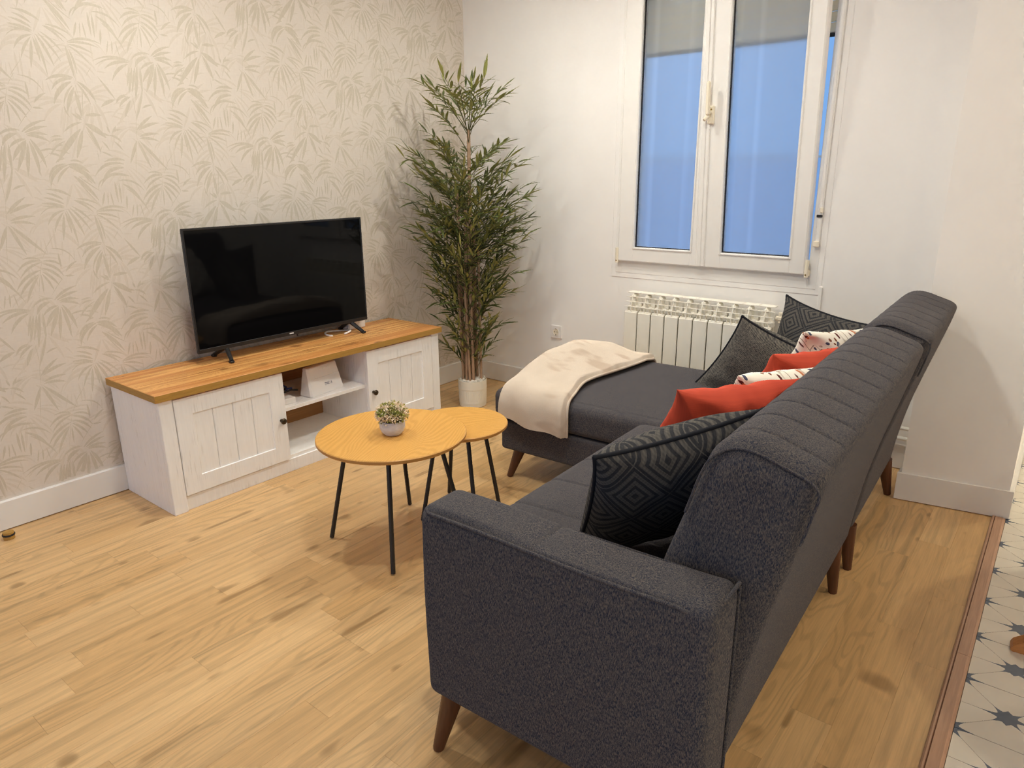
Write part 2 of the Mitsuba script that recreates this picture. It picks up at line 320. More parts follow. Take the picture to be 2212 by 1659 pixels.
# ---------------------------------------------------------------- the room
NEAR, RIGHT, BACK = -5.4, 5.6, 1.6
k = struct('wall_left', 'wallpapered wall of the room with pale palm leaves')
scene.update({k: mikit.ply(box(-0.12, 0, NEAR, 0.28, -0.01, CEIL, 0), 'wallpaper')})
LEAVES = "-2384 1931 -2472 1960 12 0.12;-2414 1919 -2472 1946 10.6 0.08;-2414 1902 -2485 1929 11.3 0.08;-2415 1893 -2493 1908 11.2 0.05;-2416 1889 -2492 1896 9.2 0.03;-2417 1885 -2509 1859 5.6 0.25;-2418 1878 -2486 1822 12 0.18;-2423 1870 -2467 1793 10.6 0.08;-2423 1860 -2440 1761 12.9 0;-2416 1871 -2405 1786 11.3 0.03;-2410 1876 -2388 1739 10.6 0.03;-2404 1882 -2359 1775 12.9 0.04;-2396 1887 -2332 1794 10.6 0.05;-2388 1893 -2320 1826 9.8 0.06;-2376 1916 -2310 1866 9.8 0.08;-2367 1921 -2282 1894 9.1 0.1;-2369 1916 -2296 1875 7.6 0.08;-2298 1869 -2174 1875 11.3 0.14;-2299 1865 -2185 1860 10.5 0.1;-2300 1860 -2209 1835 10.5 0.08;-2300 1857 -2224 1789 9 0.08;-2308 1852 -2294 1739 14.4 0.02;-2297 1842 -2282 1755 9.8 0.05;-2356 2008 -2281 1897 5.3 -0.03;-2344 2010 -2269 1949 5.7 -0.03;-2322 2013 -2292 1975 5.4 0;-2237 2005 -2137 2005 9.7 0.14;-2238 2001 -2276 1955 6.8 0.2;-2190 1990 -2090 1947 9.7 0.2;-2177 1977 -2106 1897 13.7 0.12;-2163 1957 -2081 1853 8.6 0.1;-2207 1984 -2205 1901 10.5 0;-2191 1982 -2193 1895 9.7 0;-2254 1944 -2271 1889 9.1 0;-2241 1944 -2248 1888 5.3 0;-2231 1945 -2225 1880 6.8 0;-2167 1929 -2175 1871 9.7 0;-2144 1891 -2157 1839 6 0;-2130 1892 -2135 1841 6.8 0;-2116 1890 -2108 1836 4.8 0;-2002 2014 -2065 2019 8.6 0.15;-2001 2011 -2088 1975 12.1 0.18;-2002 2003 -2082 1948 11.1 0.14;-2007 1974 -2102 1903 13.6 0.14;-2016 1958 -2098 1874 13.7 0.1;-2018 1953 -2076 1851 12.7 0.06;-1993 2008 -1927 1981 10.4 0.16;-1997 1998 -1928 1941 11.9 0.16;-2001 1981 -1935 1924 12.7 0.12;-2003 1967 -1951 1905 11.8 0.08;-2005 1958 -1973 1887 10 0.05;-2009 1954 -2012 1878 7.7 0;-1935 2034 -1933 1972 9.1 0;-1956 2054 -1879 2001 6.4 0.22;-1918 1959 -1871 1997 10.5 0.1;-1925 1942 -1891 1940 9.1 0;-1764 2061 -1865 2043 14.3 0.14;-1767 2056 -1849 2009 13.4 0.2;-1773 2046 -1849 1959 19.2 0.14;-1752 2048 -1693 1974 15.2 0.12;-1753 2041 -1714 1964 10.5 0.05;-1771 2032 -1815 1956 8.7 0.1;-1815 1956 -1800 1912 7.6 -0.1;-1767 2025 -1807 1931 17.1 0.05;-1766 2014 -1756 1912 13.1 0;-1741 1923 -1680 1926 15.2 0.05;-1761 1896 -1832 1857 11.1 0.1;-1770 1870 -1873 1744 24.1 0.03;-1763 1865 -1801 1758 19.1 0;-1748 1891 -1676 1839 25.3 0.06;-1747 1880 -1705 1779 16.1 0.04;-1758 1904 -1793 1928 10.5 0;-1759 1911 -1778 1931 8.1 0;-1700 1859 -1661 1848 9.5 0;-1659 1859 -1668 1886 8.4 0;-1649 1860 -1630 1889 9.5 0;-1643 1865 -1611 1875 8.4 0.1;-1661 1850 -1618 1823 10.5 0.15;-2069 1822 -2217 1809 8.6 0.14;-2072 1820 -2210 1793 8.1 0.16;-2074 1817 -2174 1785 14.5 0.14;-2078 1811 -2151 1741 14.5 0.14;-2075 1800 -2096 1722 11.1 0;-2065 1799 -2093 1694 13.6 0;-2053 1800 -2079 1701 11.1 0;-2044 1803 -2068 1672 15.3 0;-2031 1805 -2037 1698 11.1 0;-1997 1845 -2051 1801 18 0.2;-1984 1858 -2063 1829 11.1 0.2;-1970 1849 -1889 1875 13.4 0.08;-1965 1844 -1890 1843 12.7 0.1;-1963 1839 -1888 1818 12.4 0.12;-1971 1827 -2031 1792 12.7 0.14;-1970 1822 -2027 1747 18.1 0.06;-1971 1817 -2018 1708 18 0;-1966 1811 -1986 1689 15.4 0;-1959 1819 -1943 1696 16.3 0.04;-1955 1827 -1916 1723 16.2 0.06;-1979 1851 -1890 1898 12.4 0.1;-1936 1781 -1870 1790 8.1 0.1;-1844 1840 -1884 1835 7.2 0.1;-1843 1830 -1884 1819 8.6 0.1;-1844 1808 -1873 1799 7.6 0.1;-2152 1672 -2207 1752 10.2 0;-2154 1668 -2212 1637 16.2 0.08;-2150 1656 -2098 1691 9.4 0.2;-2089 1684 -2141 1639 12.8 0.12;-2091 1670 -2121 1603 14.5 0.05;-2098 1684 -2146 1658 6.8 0.2;-2079 1597 -2032 1727 11.1 -0.03;-2085 1509 -2044 1397 14.4 0;-2078 1509 -1974 1392 15.3 0;-2091 1509 -2130 1419 15.3 0;-2075 1528 -1990 1541 13.5 0.08;-2076 1520 -1994 1510 12.6 0.1;-2073 1555 -1983 1587 15.3 0.08;-2081 1555 -2010 1614 14.4 0.05;-2046 1642 -2002 1657 9 0.1;-2183 1506 -2151 1469 8.5 0.05;-2239 1464 -2197 1444 8.5 0.05;-2230 1505 -2206 1469 8 0.05;-1845 1737 -1916 1671 11.5 0.25;-1840 1733 -1915 1648 16.2 0.2;-1837 1725 -1889 1662 12 0.12;-1840 1734 -1762 1701 17 0.16;-1837 1727 -1748 1657 21 0.14;-1826 1692 -1746 1593 17 0.05;-1829 1748 -1782 1739 9 0.16;-1847 1755 -1882 1739 7.6 0.2;-1624 1738 -1747 1686 13 0.22;-1626 1722 -1716 1673 15.8 0.2;-1617 1752 -1701 1745 13.2 0.12;-1620 1688 -1730 1645 13.7 0.3;-1896 1768 -1832 1824 8.6 0.1;-1875 1787 -1825 1774 8.6 0.1;-1900 1776 -1847 1755 9.5 0.12"
STEMS = "-2092 1504 -2114 1368;-2079 1597 -2088 1513;-2081 1695 -2078 1593;-1732 2051 -1753 1901;-2298 1739 -2288 1587;-2271 1697 -2289 1571;-1994 2016 -1968 2059;-1997 2011 -2031 1873;-2520 1721 -2468 1790;-2255 1468 -2255 1419;-2286 1543 -2247 1464;-2417 1882 -2310 1863;-2389 1828 -2306 1863;-2225 1786 -2251 1749;-1929 1941 -1989 1866;-2028 1728 -2053 1656;-1901 1772 -1943 1735;-1712 1775 -1696 1812"

def leaf2d(b, t, w, c, n=7):
    b, t = np.array(b, float), np.array(t, float); d = t - b; L = np.linalg.norm(d)
    nrm = np.array([-d[1], d[0]]) / max(L, 1e-9)
    if nrm[1] < 0: nrm = -nrm
    s = np.linspace(0, 1, n)
    mid = b + s[:, None] * d + (4 * s * (1 - s) * c * L * 0.8)[:, None] * nrm
    tg = np.gradient(mid, axis=0); tg /= np.linalg.norm(tg, axis=1, keepdims=True) + 1e-9
    side = np.stack([-tg[:, 1], tg[:, 0]], 1)
    wid = (w / 2 * np.sin(np.pi * np.clip(s, 0.02, 0.98) ** 0.85) ** 0.8)[:, None]
    l, r = mid + side * wid, mid - side * wid
    v = np.vstack([l, r]); i = np.arange(n - 1)
    f = np.vstack([np.stack([i, i + 1, i + n], 1), np.stack([i + 1, i + n + 1, i + n], 1)])
    return v, f
A_ = np.array([535.0, -319.0]); B_ = np.array([0.0, 640.0])
base_l = [tuple(map(float, q.split())) for q in LEAVES.split(';')]
base_s = [tuple(map(float, q.split())) for q in STEMS.split(';')]
def print_mesh(items, x, offset):
    cell, vs, fs, n = [], [], [], 0
    for v, f in items:
        cell.append((v, f))
    cv = np.vstack([v for v, _ in cell]); o = np.cumsum([0] + [len(v) for v, _ in cell[:-1]])
    cf = np.vstack([f + a for (_, f), a in zip(cell, o)])
    for i in range(-8, 6):
        for j in range(-7, 8):
            sh = i * A_ + j * B_ + offset
            v = cv + sh
            keep = (v[:, 0] > NEAR * 1000 + 5) & (v[:, 0] < -4) & (v[:, 1] > 124) & (v[:, 1] < CEIL * 1000 - 3)
            if not keep.any(): continue
            f = cf[keep[cf].all(1)]
            if len(f) == 0: continue
            vs.append(v); fs.append(f + n); n += len(v)
    v = np.vstack(vs) / 1000; f = np.vstack(fs)
    v3 = np.stack([np.full(len(v), x), v[:, 0], v[:, 1]], 1)
    nn = np.cross(v3[f[:, 1]] - v3[f[:, 0]], v3[f[:, 2]] - v3[f[:, 0]])[:, 0] < 0
    f[nn] = f[nn][:, ::-1]
    u, inv = np.unique(f, return_inverse=True)
    return trimesh.Trimesh(v3[u], inv.reshape(-1, 3), process=False)
main = [leaf2d(q[:2], q[2:4], q[4] * 0.9, q[5]) for q in base_l] + [leaf2d(q[:2], q[2:], 2.4, 0.02, 4) for q in base_s]
ghost = [leaf2d(q[:2], q[2:4], q[4] * 0.8, q[5]) for q in base_l]
add('pale_leaf_print', print_mesh(ghost, 0.0002, np.array([255.0, 150.0])), 'paper_print_pale', k, kind='stuff')
add('leaf_print', print_mesh(main, 0.0004, np.array([0.0, 0.0])), 'paper_print', k, kind='stuff')

WX0, WX1, WZ0, WZ1 = 1.142, 2.248, 0.816, 2.34
k = struct('wall_far', 'white plaster wall with the window and the radiator')
scene[k] = mikit.ply(cat([box(0, WX0, 0, 0.28, -0.01, CEIL, 0), box(WX1, 3.0, 0, 0.28, -0.01, CEIL, 0), box(WX0, WX1, 0, 0.28, -0.01, WZ0, 0), box(WX0, WX1, 0, 0.28, WZ1, CEIL, 0)]), 'plaster')
k = struct('pillar', 'white wall end beside the kitchen passage')
scene[k] = mikit.ply(prism([(2.786, 0.0), (2.786, -0.366), (3.166, -0.303), (3.166, BACK), (3.0, BACK), (3.0, 0.0)], -0.01, CEIL), 'plaster')
k = struct('wall_right'); scene[k] = mikit.ply(box(RIGHT, RIGHT + 0.1, NEAR, BACK, -0.01, CEIL, 0), 'plaster')
k = struct('wall_kitchen'); scene[k] = mikit.ply(box(3.0, RIGHT + 0.1, BACK, BACK + 0.1, -0.01, CEIL, 0), 'plaster')
BX0, BX1, BZ0, BZ1 = 0.3, 4.3, 0.06, 2.3
k = struct('wall_near')
scene[k] = mikit.ply(cat([box(-0.12, BX0, NEAR - 0.2, NEAR, -0.01, CEIL, 0), box(BX1, RIGHT + 0.1, NEAR - 0.2, NEAR, -0.01, CEIL, 0), box(BX0, BX1, NEAR - 0.2, NEAR, -0.01, BZ0, 0), box(BX0, BX1, NEAR - 0.2, NEAR, BZ1, CEIL, 0)]), 'plaster')
k = struct('ceiling'); scene[k] = mikit.ply(box(-0.12, RIGHT + 0.1, NEAR - 0.2, BACK + 0.1, CEIL, CEIL + 0.1, 0), 'ceiling_paint')
k = struct('window_2')
add('frame', cat([box(BX0, BX0 + .06, NEAR - .12, NEAR - .05, BZ0, BZ1), box(BX1 - .06, BX1, NEAR - .12, NEAR - .05, BZ0, BZ1), box(BX0, BX1, NEAR - .12, NEAR - .05, BZ0, BZ0 + .06), box(BX0, BX1, NEAR - .12, NEAR - .05, BZ1 - .06, BZ1), box((BX0 + BX1) / 2 - .04, (BX0 + BX1) / 2 + .04, NEAR - .12, NEAR - .05, BZ0, BZ1)]), 'pvc', k)
add('pane', (np.array([[BX0, NEAR - .09, BZ0], [BX1, NEAR - .09, BZ0], [BX1, NEAR - .09, BZ1], [BX0, NEAR - .09, BZ1]]), np.array([[0, 1, 2], [0, 2, 3]])), 'clear_glass', k)

# floor: oak laminate boards running along the wallpapered wall
rng = random.Random(5)
k = struct('floor', 'oak laminate floor of long narrow boards')
FX1 = 3.128
scene[k] = mikit.ply(box(-0.1, FX1, NEAR - 0.2, 0.28, -0.06, -0.0075, 0), 'subfloor')
def board(x0, x1, y0, y1, idx):
    g, c = 0.0001, 0.00035
    X = [x0 + g, x0 + g + c, x1 - g - c, x1 - g]; Y = [y0 + g, y0 + g + c, y1 - g - c, y1 - g]
    v = [(X[1], Y[1], 0), (X[2], Y[1], 0), (X[2], Y[2], 0), (X[1], Y[2], 0), (X[0], Y[0], -c), (X[3], Y[0], -c), (X[3], Y[3], -c), (X[0], Y[3], -c),
         (X[0], Y[0], -.0075), (X[3], Y[0], -.0075), (X[3], Y[3], -.0075), (X[0], Y[3], -.0075)]
    f = [(0, 1, 2), (0, 2, 3)]
    for o in (0, 4):
        for i in range(4):
            a, b = o + i, o + (i + 1) % 4; f += [(a + 4, b + 4, b), (a + 4, b, a)]
    v = np.array(v); uv = np.stack([10.0 * idx + 0.5 + v[:, 0] - x0, v[:, 1] + 20], 1)
    return (v, np.array(f)), uv
W = 0.1045; idx = 0
rows = int(math.ceil(FX1 / W))
for r in range(rows):
    x0, x1 = r * W, min((r + 1) * W, FX1)
    if x1 - x0 < 0.02: continue
    y = 0.0 - rng.uniform(0.0, 0.3); ends = [0.0]
    if ends[0] - y > 0.12: ends.append(y)
    while ends[-1] > -3.35: ends.append(ends[-1] - rng.choice([0.42, 0.55, 0.68, 0.8, 0.95]) * rng.uniform(0.9, 1.1))
    ends.append(NEAR)
    for a, b in zip(ends[:-1], ends[1:]):
        m, uv = board(x0, x1, b, a, idx); idx += 1
        add('plank', m, 'floor_oak', k, uv=uv)

# threshold strip
k = struct('trim_1', 'reddish wooden threshold strip between the laminate and the tiles')
def strip(y0, y1):
    pz = [(3.126, -.008), (3.126, .006), (3.130, .0085), (3.1345, .0085), (3.136, .0070), (3.1375, .0085), (3.164, .0080), (3.172, .003), (3.172, -.008)]
    return prism_y(pz, y0, y1)
for y0, y1 in ((-1.3955, -0.318), (-3.9, -1.3965), (NEAR, -3.901)): add('strip', strip(y0, y1), 'threshold_wood', k)

# kitchen tiles
k = struct('kitchen_floor', 'pale tiled floor printed with dark blue stars')
scene[k] = mikit.ply(box(FX1, RIGHT + .1, NEAR - .2, BACK + .1, -0.06, -0.006, 0), 'grout')
G = 0.2335
def tile(x0, x1, y0, y1): return box(x0 + .0006, x1 - .0006, y0 + .0006, y1 - .0006, -.0062, 0.0, .0006)
for i in range(3):
    for j in range(-3, 15):
        x0, y0 = 3.16 + i * G, -1.724 + j * G
        if y0 + G > BACK: continue
        add('tile', tile(max(x0, 3.1725 if y0 < -.31 else 3.166), x0 + G, y0, y0 + G), 'star_tile', k)
far = []
for i in range(3, 11):
    for j in range(-20, 15):
        x0, y0 = 3.16 + i * G, -1.724 + j * G
        if x0 + G > RIGHT or y0 + G > BACK or y0 < NEAR: continue
        far.append(tile(x0, x0 + G, y0, y0 + G))
for i in range(3):
    for j in range(-19, -3): far.append(tile(max(3.16 + i * G, 3.1725), 3.16 + i * G + G, -1.724 + j * G, -1.724 + j * G + G))
add('far_tiles', cat(far), 'star_tile', k, kind='stuff')

# skirting boards
HB = 0.1227
def skirt_profile(t=0.015): return [(0, 0.004), (t, 0.004), (t, HB - .004), (t - .004, HB), (0, HB)]
k = struct('baseboard_left', 'white skirting along the wallpapered wall')
scene[k] = mikit.ply(prism_y([(x, z) for x, z in skirt_profile()], NEAR, -0.0), 'white_paint')
def skirt(p0, p1, side):
    p0, p1 = np.array(p0, float), np.array(p1, float); d = (p1 - p0) / np.linalg.norm(p1 - p0); nrm = np.array([-d[1], d[0]]) * side
    R = [[np.array([*(q + nrm * t), z]) for t, z in skirt_profile()] for q in (p0, p1)]
    return loft(R)
k = struct('baseboard_far', 'white skirting under the window wall')
scene[k] = mikit.ply(skirt((0.015, 0), (2.786, 0), -1), 'white_paint')
k = struct('baseboard_right', 'white skirting around the wall end beside the kitchen')
scene[k] = mikit.ply(cat([skirt((2.772, -.378), (3.181, -.3105), 1), skirt((2.786, -.36), (2.786, 0), 1), skirt((3.166, BACK), (3.166, -.310), 1)]), 'white_paint')
# the boards' dark gap at the pillar foot comes from the 4 mm gap under the skirting

# ---------------------------------------------------------------- window
k = struct('window_1', 'white double casement window with frosted panes, right sash tilted open')
def rect_frame(x0, x1, z0, z1, w, y0, y1, wl=None, wr=None, wb=None, b=.003):
    wl, wr, wb = wl or w, wr or w, wb or w
    return cat([box(x0, x0 + wl, y0, y1, z0, z1, b), box(x1 - wr, x1, y0, y1, z0, z1, b), box(x0 + wl * .9, x1 - wr * .9, y0 + .0005, y1 - .0005, z0, z0 + wb, b), box(x0 + wl * .9, x1 - wr * .9, y0 + .0005, y1 - .0005, z1 - w, z1, b)])
add('frame', rect_frame(WX0 - .004, WX1 + .004, WZ0 - .004, WZ1, 0.045, -0.006, 0.06, wb=.078), 'pvc', k)
add('frame_lip', rect_frame(WX0 - .03, WX1 + .028, WZ0 - .03, WZ1 + .03, 0.03, -0.004, 0.004, b=.002), 'plaster', k)
def sash(x0, x1, gl, gr, z0=0.882, z1=2.30, gz=0.964):
    s = rect_frame(x0, x1, z0, z1, 0.085, -0.034, 0.026, wl=gl - x0, wr=x1 - gr, wb=gz - z0, b=.006)
    bead = rect_frame(gl - .012, gr + .012, gz - .012, z1 - .075, 0.012, -0.040, -0.026, b=.004)
    gasket = rect_frame(gl - .001, gr + .001, gz - .001, z1 - .084, 0.005, -0.020, -0.008, b=.001)
    pane = (np.array([[gl, 0.0, gz], [gr, 0.0, gz], [gr, 0.0, z1 - .085], [gl, 0.0, z1 - .085]]), np.array([[0, 1, 2], [0, 2, 3]]))
    return s, bead, gasket, pane
def tilt(m, ang=math.radians(3.7), z0=0.882):
    v = np.array(m[0] if isinstance(m, tuple) else m.vertices, float); f = m[1] if isinstance(m, tuple) else m.faces
    y, z = v[:, 1] + .034, v[:, 2] - z0; c, s = math.cos(ang), math.sin(ang)
    v[:, 1], v[:, 2] = -.034 + y * c - z * s, z0 + y * s + z * c
    return trimesh.Trimesh(v, f, process=False)
keep = lambda m: trimesh.Trimesh(m[0], m[1], process=False) if isinstance(m, tuple) else m
for x0, x1, gl, gr, fn in ((1.166, 1.655, 1.268, 1.602, keep), (1.661, 2.198, 1.774, 2.120, tilt)):
    s, bead, gasket, pane = sash(x0, x1, gl, gr)
    sk = add('sash', fn(s), 'pvc', k)
    add('bead', fn(bead), 'pvc', sk); add('gasket', fn(gasket), 'black_rubber', sk); add('pane', fn(pane), 'frosted_film', sk)
    if x0 > 1.5:
        add('cover_strip', fn(cat([box(1.640, 1.690, -.044, -.033, .886, 2.296, .004), box(1.652, 1.672, -.049, -.043, .89, 2.29, .003)])), 'pvc', sk)
        hz, hx = 1.640, 1.694
        add('handle', fn(cat([box(hx - .016, hx + .016, -.050, -.034, hz - .05, hz + .035, .004), tube([(hx - .002, -.048, hz + .004), (hx - .002, -.078, hz + .006)], .010, 12),
                              box(hx - .013, hx + .007, -.088, -.070, hz - .008, hz + .145, .006), tube([(hx - .006, -.068, hz - .012), (hx - .016, -.088, hz - .03)], [.011, .008], 10)])), 'pvc_cream', sk)
        add('lock_screw', fn(tube([(hx + .003, -.0535, hz + .018), (hx + .003, -.0495, hz + .018)], .004, 10)), 'brass', sk)
    xh = x0 - .006 if x0 < 1.5 else x1 + .008
    hk = add('hinge', cat([tube([(xh, -.030, .872), (xh, -.030, .955)], .0095, 12), box(xh - .010, xh + .010, -.026, -.002, .876, .905, .002)]), 'pvc_cream', k)
    add('hinge_pin', tube([(xh, -.0405, .884), (xh, -.0385, .884)], .004, 8), 'brass', hk)
# roller shutter outside the panes
t = thing('roller_shutter', 'grey slatted roller shutter half lowered outside the window', 'roller shutter')
z = 1.962; n = 0
while z < 2.5:
    add('slat', prism_y([(0, 0), (.010, .004), (.012, .022), (.010, .040), (0, .0435), (-.002, .022)], 0, WX1 - WX0 - .03), 'shutter_grey', t,
        to_world=T().translate([WX0 + .015, .075, z]).rotate([0, 0, 1], -90)); z += .045
add('bottom_bar', box(WX0 + .015, WX1 - .015, .068, .082, 1.946, 1.9615, .002), 'black_rubber', t)
# strap winder beside the right sash
t = thing('shutter_strap', 'white shutter strap guide with small clip on the right window jamb', 'strap guide')
add('guide', cat([box(2.226, 2.246, -.020, -.006, 1.03, 2.33, .003)]), 'pvc', t)
add('strap', box(2.230, 2.241, -.0235, -.0195, 1.19, 2.33, .0005), 'plaster', t)
add('clip', box(2.223, 2.248, -.026, -.019, 1.155, 1.167, .001), 'black_rubber', t)
add('stopper', cat([box(2.222, 2.248, -.034, -.019, 1.018, 1.045, .003), box(2.236, 2.250, -.030, -.019, 1.176, 1.20, .003)]), 'pvc_cream', t)
t = thing('wall_conduit', 'flat white cable duct on the wall below the window corner', 'cable duct')
scene[t] = mikit.ply(box(2.268, 2.283, -.012, -.0005, .13, .83, .002), 'plaster')
t = thing('balcony_screen', 'frosted balcony screen with pale top rail outside the lower part of the window', 'balcony screen')
add('panel', (np.array([[.2, .5, .5], [3.4, .5, .5], [3.4, .5, 1.43], [.2, .5, 1.43]]), np.array([[0, 1, 2], [0, 2, 3]])), 'screen_film', t)
add('top_rail', box(.2, 3.4, .492, .508, 1.43, 1.444, .003), 'pvc', t)
for x in (.3, 3.3): add('post', box(x - .02, x + .02, .48, .52, .3, 1.43, .003), 'pvc', t)

# ---------------------------------------------------------------- lamps
for i, (x, y) in enumerate(LAMPS):
    t = thing('ceiling_lamp', 'round recessed ceiling downlight', 'ceiling light', 'recessed ceiling downlights')
    add('ring', lathe([(.052, 0), (.072, -.001), (.074, -.004), (.070, -.007), (.054, -.006)], 32, (x, y, CEIL), cap=False), 'lamp_ring', t)
    dome = lathe([(.053 * math.cos(q), -.053 * math.sin(q) * .28) for q in np.linspace(1.5, 0, 9)], 24, (x, y, CEIL - .001), cap=False)
    dome = trimesh.Trimesh(dome.vertices, dome.faces, process=False)
    if np.mean(np.einsum('ij,ij->i', dome.triangles_center - np.array([x, y, CEIL]), dome.face_normals)) < 0: dome.invert()
    scene[t + '__diffuser'] = {**mikit.ply(dome, {'type': 'diffuse', 'reflectance': {'type': 'rgb', 'value': [.8, .8, .8]}}, True),
                               'emitter': {'type': 'area', 'radiance': {'type': 'rgb', 'value': [LAMP_POWER * q for q in (COOL_RGB if y < -3.6 and x < 3 else KITCHEN_RGB if x > 3 else LAMP_RGB)]}}}

# ---------------------------------------------------------------- TV cabinet
t = thing('tv_cabinet', 'long low white wooden TV cabinet with oak top against the wallpaper', 'TV cabinet')
D, Y0, Y1, H, TH = .4444, -2.3723, -.775, .5338, .0311
zb = H - TH
add('top', box(.018, D + .015, Y0 - .015, Y1 + .015, zb, H, .002), 'oak_top', t, label='oak top board with dark grain')
add('top_edge', cat([box(D + .0149, D + .0157, Y0 - .014, Y1 + .014, zb + .0012, H - .0015, 0), box(.02, D + .014, Y0 - .0157, Y0 - .0149, zb + .0012, H - .0015, 0), box(.02, D + .014, Y1 + .0149, Y1 + .0157, zb + .0012, H - .0015, 0)]), 'oak_edge', t)
for y0, y1 in ((Y0, Y0 + .018), (Y1 - .018, Y1)): add('side_panel', box(.018, D - .022, y0, y1, 0, zb, .001), 'white_wood', t)
for y0, y1 in ((Y0, Y0 + .058), (Y1 - .055, Y1)): add('post', box(D - .022, D, y0, y1, 0, zb, .002), 'white_wood', t)
add('plinth', box(D - .040, D - .012, Y0 + .058, Y1 - .055, 0, .062, .001), 'white_wood', t)
add('bottom_board', box(.03, D - .020, Y0 + .018, Y1 - .018, .0621, .080, .001), 'white_wood', t)
add('back_board', box(.022, .030, Y0 + .018, Y1 - .018, .02, zb - .001, 0), 'back_board', t, label='brown back board')
YL, YR = -1.803, -1.300
for y0, y1 in ((YL - .018, YL), (YR, YR + .018)): add('divider', box(.031, D - .022, y0, y1, .0801, zb - .001, .001), 'white_wood', t)
add('shelf', box(.031, D - .030, YL, YR, .296, .314, .001), 'white_wood', t)
for (y0, y1, ky, np_) in ((Y0 + .061, YL + .002, YL - .028, 4), (YR - .002, Y1 - .058, YR + .026, 4)):
    z0, z1 = .070, zb - .008; w = .075; x1 = D + .001
    dk = add('door', cat([box(x1 - .020, x1, y0, y0 + w, z0, z1, .0015), box(x1 - .020, x1, y1 - w, y1, z0, z1, .0015), box(x1 - .0195, x1 - .0003, y0 + w - .003, y1 - w + .003, z0, z0 + w, .0012), box(x1 - .0195, x1 - .0003, y0 + w - .003, y1 - w + .003, z1 - w, z1, .0012)]), 'white_wood', t)
    n = 4; a = y0 + w - .004; b = y1 - w + .004
    for i in range(n):
        add('board', box(x1 - .016, x1 - .0065, a + (b - a) * i / n + .0008, a + (b - a) * (i + 1) / n - .0008, z0 + w - .004, z1 - w + .004, .003), 'white_wood', dk)
    kn = lathe([(.0075, 0), (.0075, .002), (.005, .006), (.0055, .012), (.0125, .016), (.0145, .020), (.0135, .025), (.008, .028), (.001, .029)], 20)
    v = np.array(kn.vertices); kn = trimesh.Trimesh(np.stack([x1 + v[:, 2], ky + v[:, 0], .272 + v[:, 1]], 1), kn.faces, process=False)
    add('knob', kn, 'bronze', dk, smooth=50, label='dark bronze knob')

# ---------------------------------------------------------------- television
t = thing('television', 'flat black television switched off on the oak top', 'television')
tx, ty0, ty1, tz0, tz1 = .170, -2.040, -1.0525, .590, 1.147
add('back_cover', cat([box(tx - .014, tx - .004, ty0, ty1, tz0, tz1, .003), box(tx - .075, tx - .012, ty0 + .1, ty1 - .1, tz0 + .02, tz0 + .36, .012)]), 'black_plastic', t)
add('bezel', cat([box(tx - .006, tx + .002, ty0, ty0 + .009, tz0, tz1, .001), box(tx - .006, tx + .002, ty1 - .009, ty1, tz0, tz1, .001), box(tx - .006, tx + .002, ty0 + .008, ty1 - .008, tz1 - .009, tz1, .001), box(tx - .006, tx + .002, ty0 + .008, ty1 - .008, tz0, tz0 + .019, .001)]), 'black_plastic', t)
add('screen', box(tx - .005, tx, ty0 + .008, ty1 - .008, tz0 + .018, tz1 - .008, 0), 'screen_glass', t)
def on_x(m, x, y, z):
    v = np.array(m.vertices); return trimesh.Trimesh(np.stack([x + v[:, 2], y + v[:, 0], z + v[:, 1]], 1), m.faces, process=False)
yl = (ty0 + ty1) / 2
add('logo', box(tx + .0005, tx + .0026, yl - .012, yl + .012, tz0 + .007, tz0 + .0125, .0003), 'logo_white', t)
add('sensor', box(tx - .01, tx + .001, yl + .035, yl + .037, tz0 - .012, tz0 + .002, .0005), 'black_plastic', t)
for y in (-1.905, -1.150):
    s = 1 if y > -1.5 else -1
    add('stand_foot', cat([tube([(tx - .020, y - s * .012, tz0 + .006), (tx + .060, y + s * .012, H + .009)], [.012, .009], 6), tube([(tx - .020, y - s * .012, tz0 + .006), (tx - .118, y, H + .009)], [.012, .009], 6),
                           box(tx + .05, tx + .072, y + s * .014 - .010, y + s * .014 + .010, H + .0003, H + .012, .003), box(tx - .130, tx - .106, y - .010, y + .010, H + .0003, H + .012, .003)]), 'black_plastic', t, smooth=40)
t = thing('media_box', 'small white box on the oak top behind the right end of the television', 'media box')
scene[t] = mikit.ply(box(.045, .115, -1.140, -1.020, H + .0004, H + .052, .006), 'white_plastic')
t = thing('white_cable', 'white cable looped on the oak top behind the television foot', 'cable')
an = np.linspace(0, 2 * np.pi * .85, 26)
scene[t] = mikit.ply(tube(np.stack([.125 + .055 * np.cos(an), -1.225 + .075 * np.sin(an), H + .006 + .004 * np.sin(an * 2)], 1), .005, 8), 'white_plastic', 40)

# ---------------------------------------------------------------- router and small things on the shelf
t = thing('router', 'white wireless router with lettering on the cabinet shelf', 'router')
zs = .3142
ctr, ang = np.array([.345, -1.508]), math.radians(8)
ex, ey = np.array([-math.sin(ang), math.cos(ang)]), np.array([math.cos(ang), math.sin(ang)])     # along the front, towards the room
def rt(u, w, z): return np.array([*(ctr + u * ex + w * ey), zs + z])
rings = []
for z, hw, f0, b0 in ((0.0005, .110, .028, -.050), (.004, .114, .030, -.052), (.012, .115, .030, -.052), (.03, .1125, .0245, -.050), (.080, .107, .013, -.044), (.138, .101, .000, -.036), (.1415, .098, -.004, -.033)):
    c = .008; P = [(-hw + c, f0), (hw - c, f0), (hw, f0 - c), (hw, b0 + c), (hw - c, b0), (-hw + c, b0), (-hw, b0 + c), (-hw, f0 - c)]
    rings.append([rt(u, w, z) for u, w in P][::-1])
add('body', loft(rings), 'white_plastic', t, smooth=35)
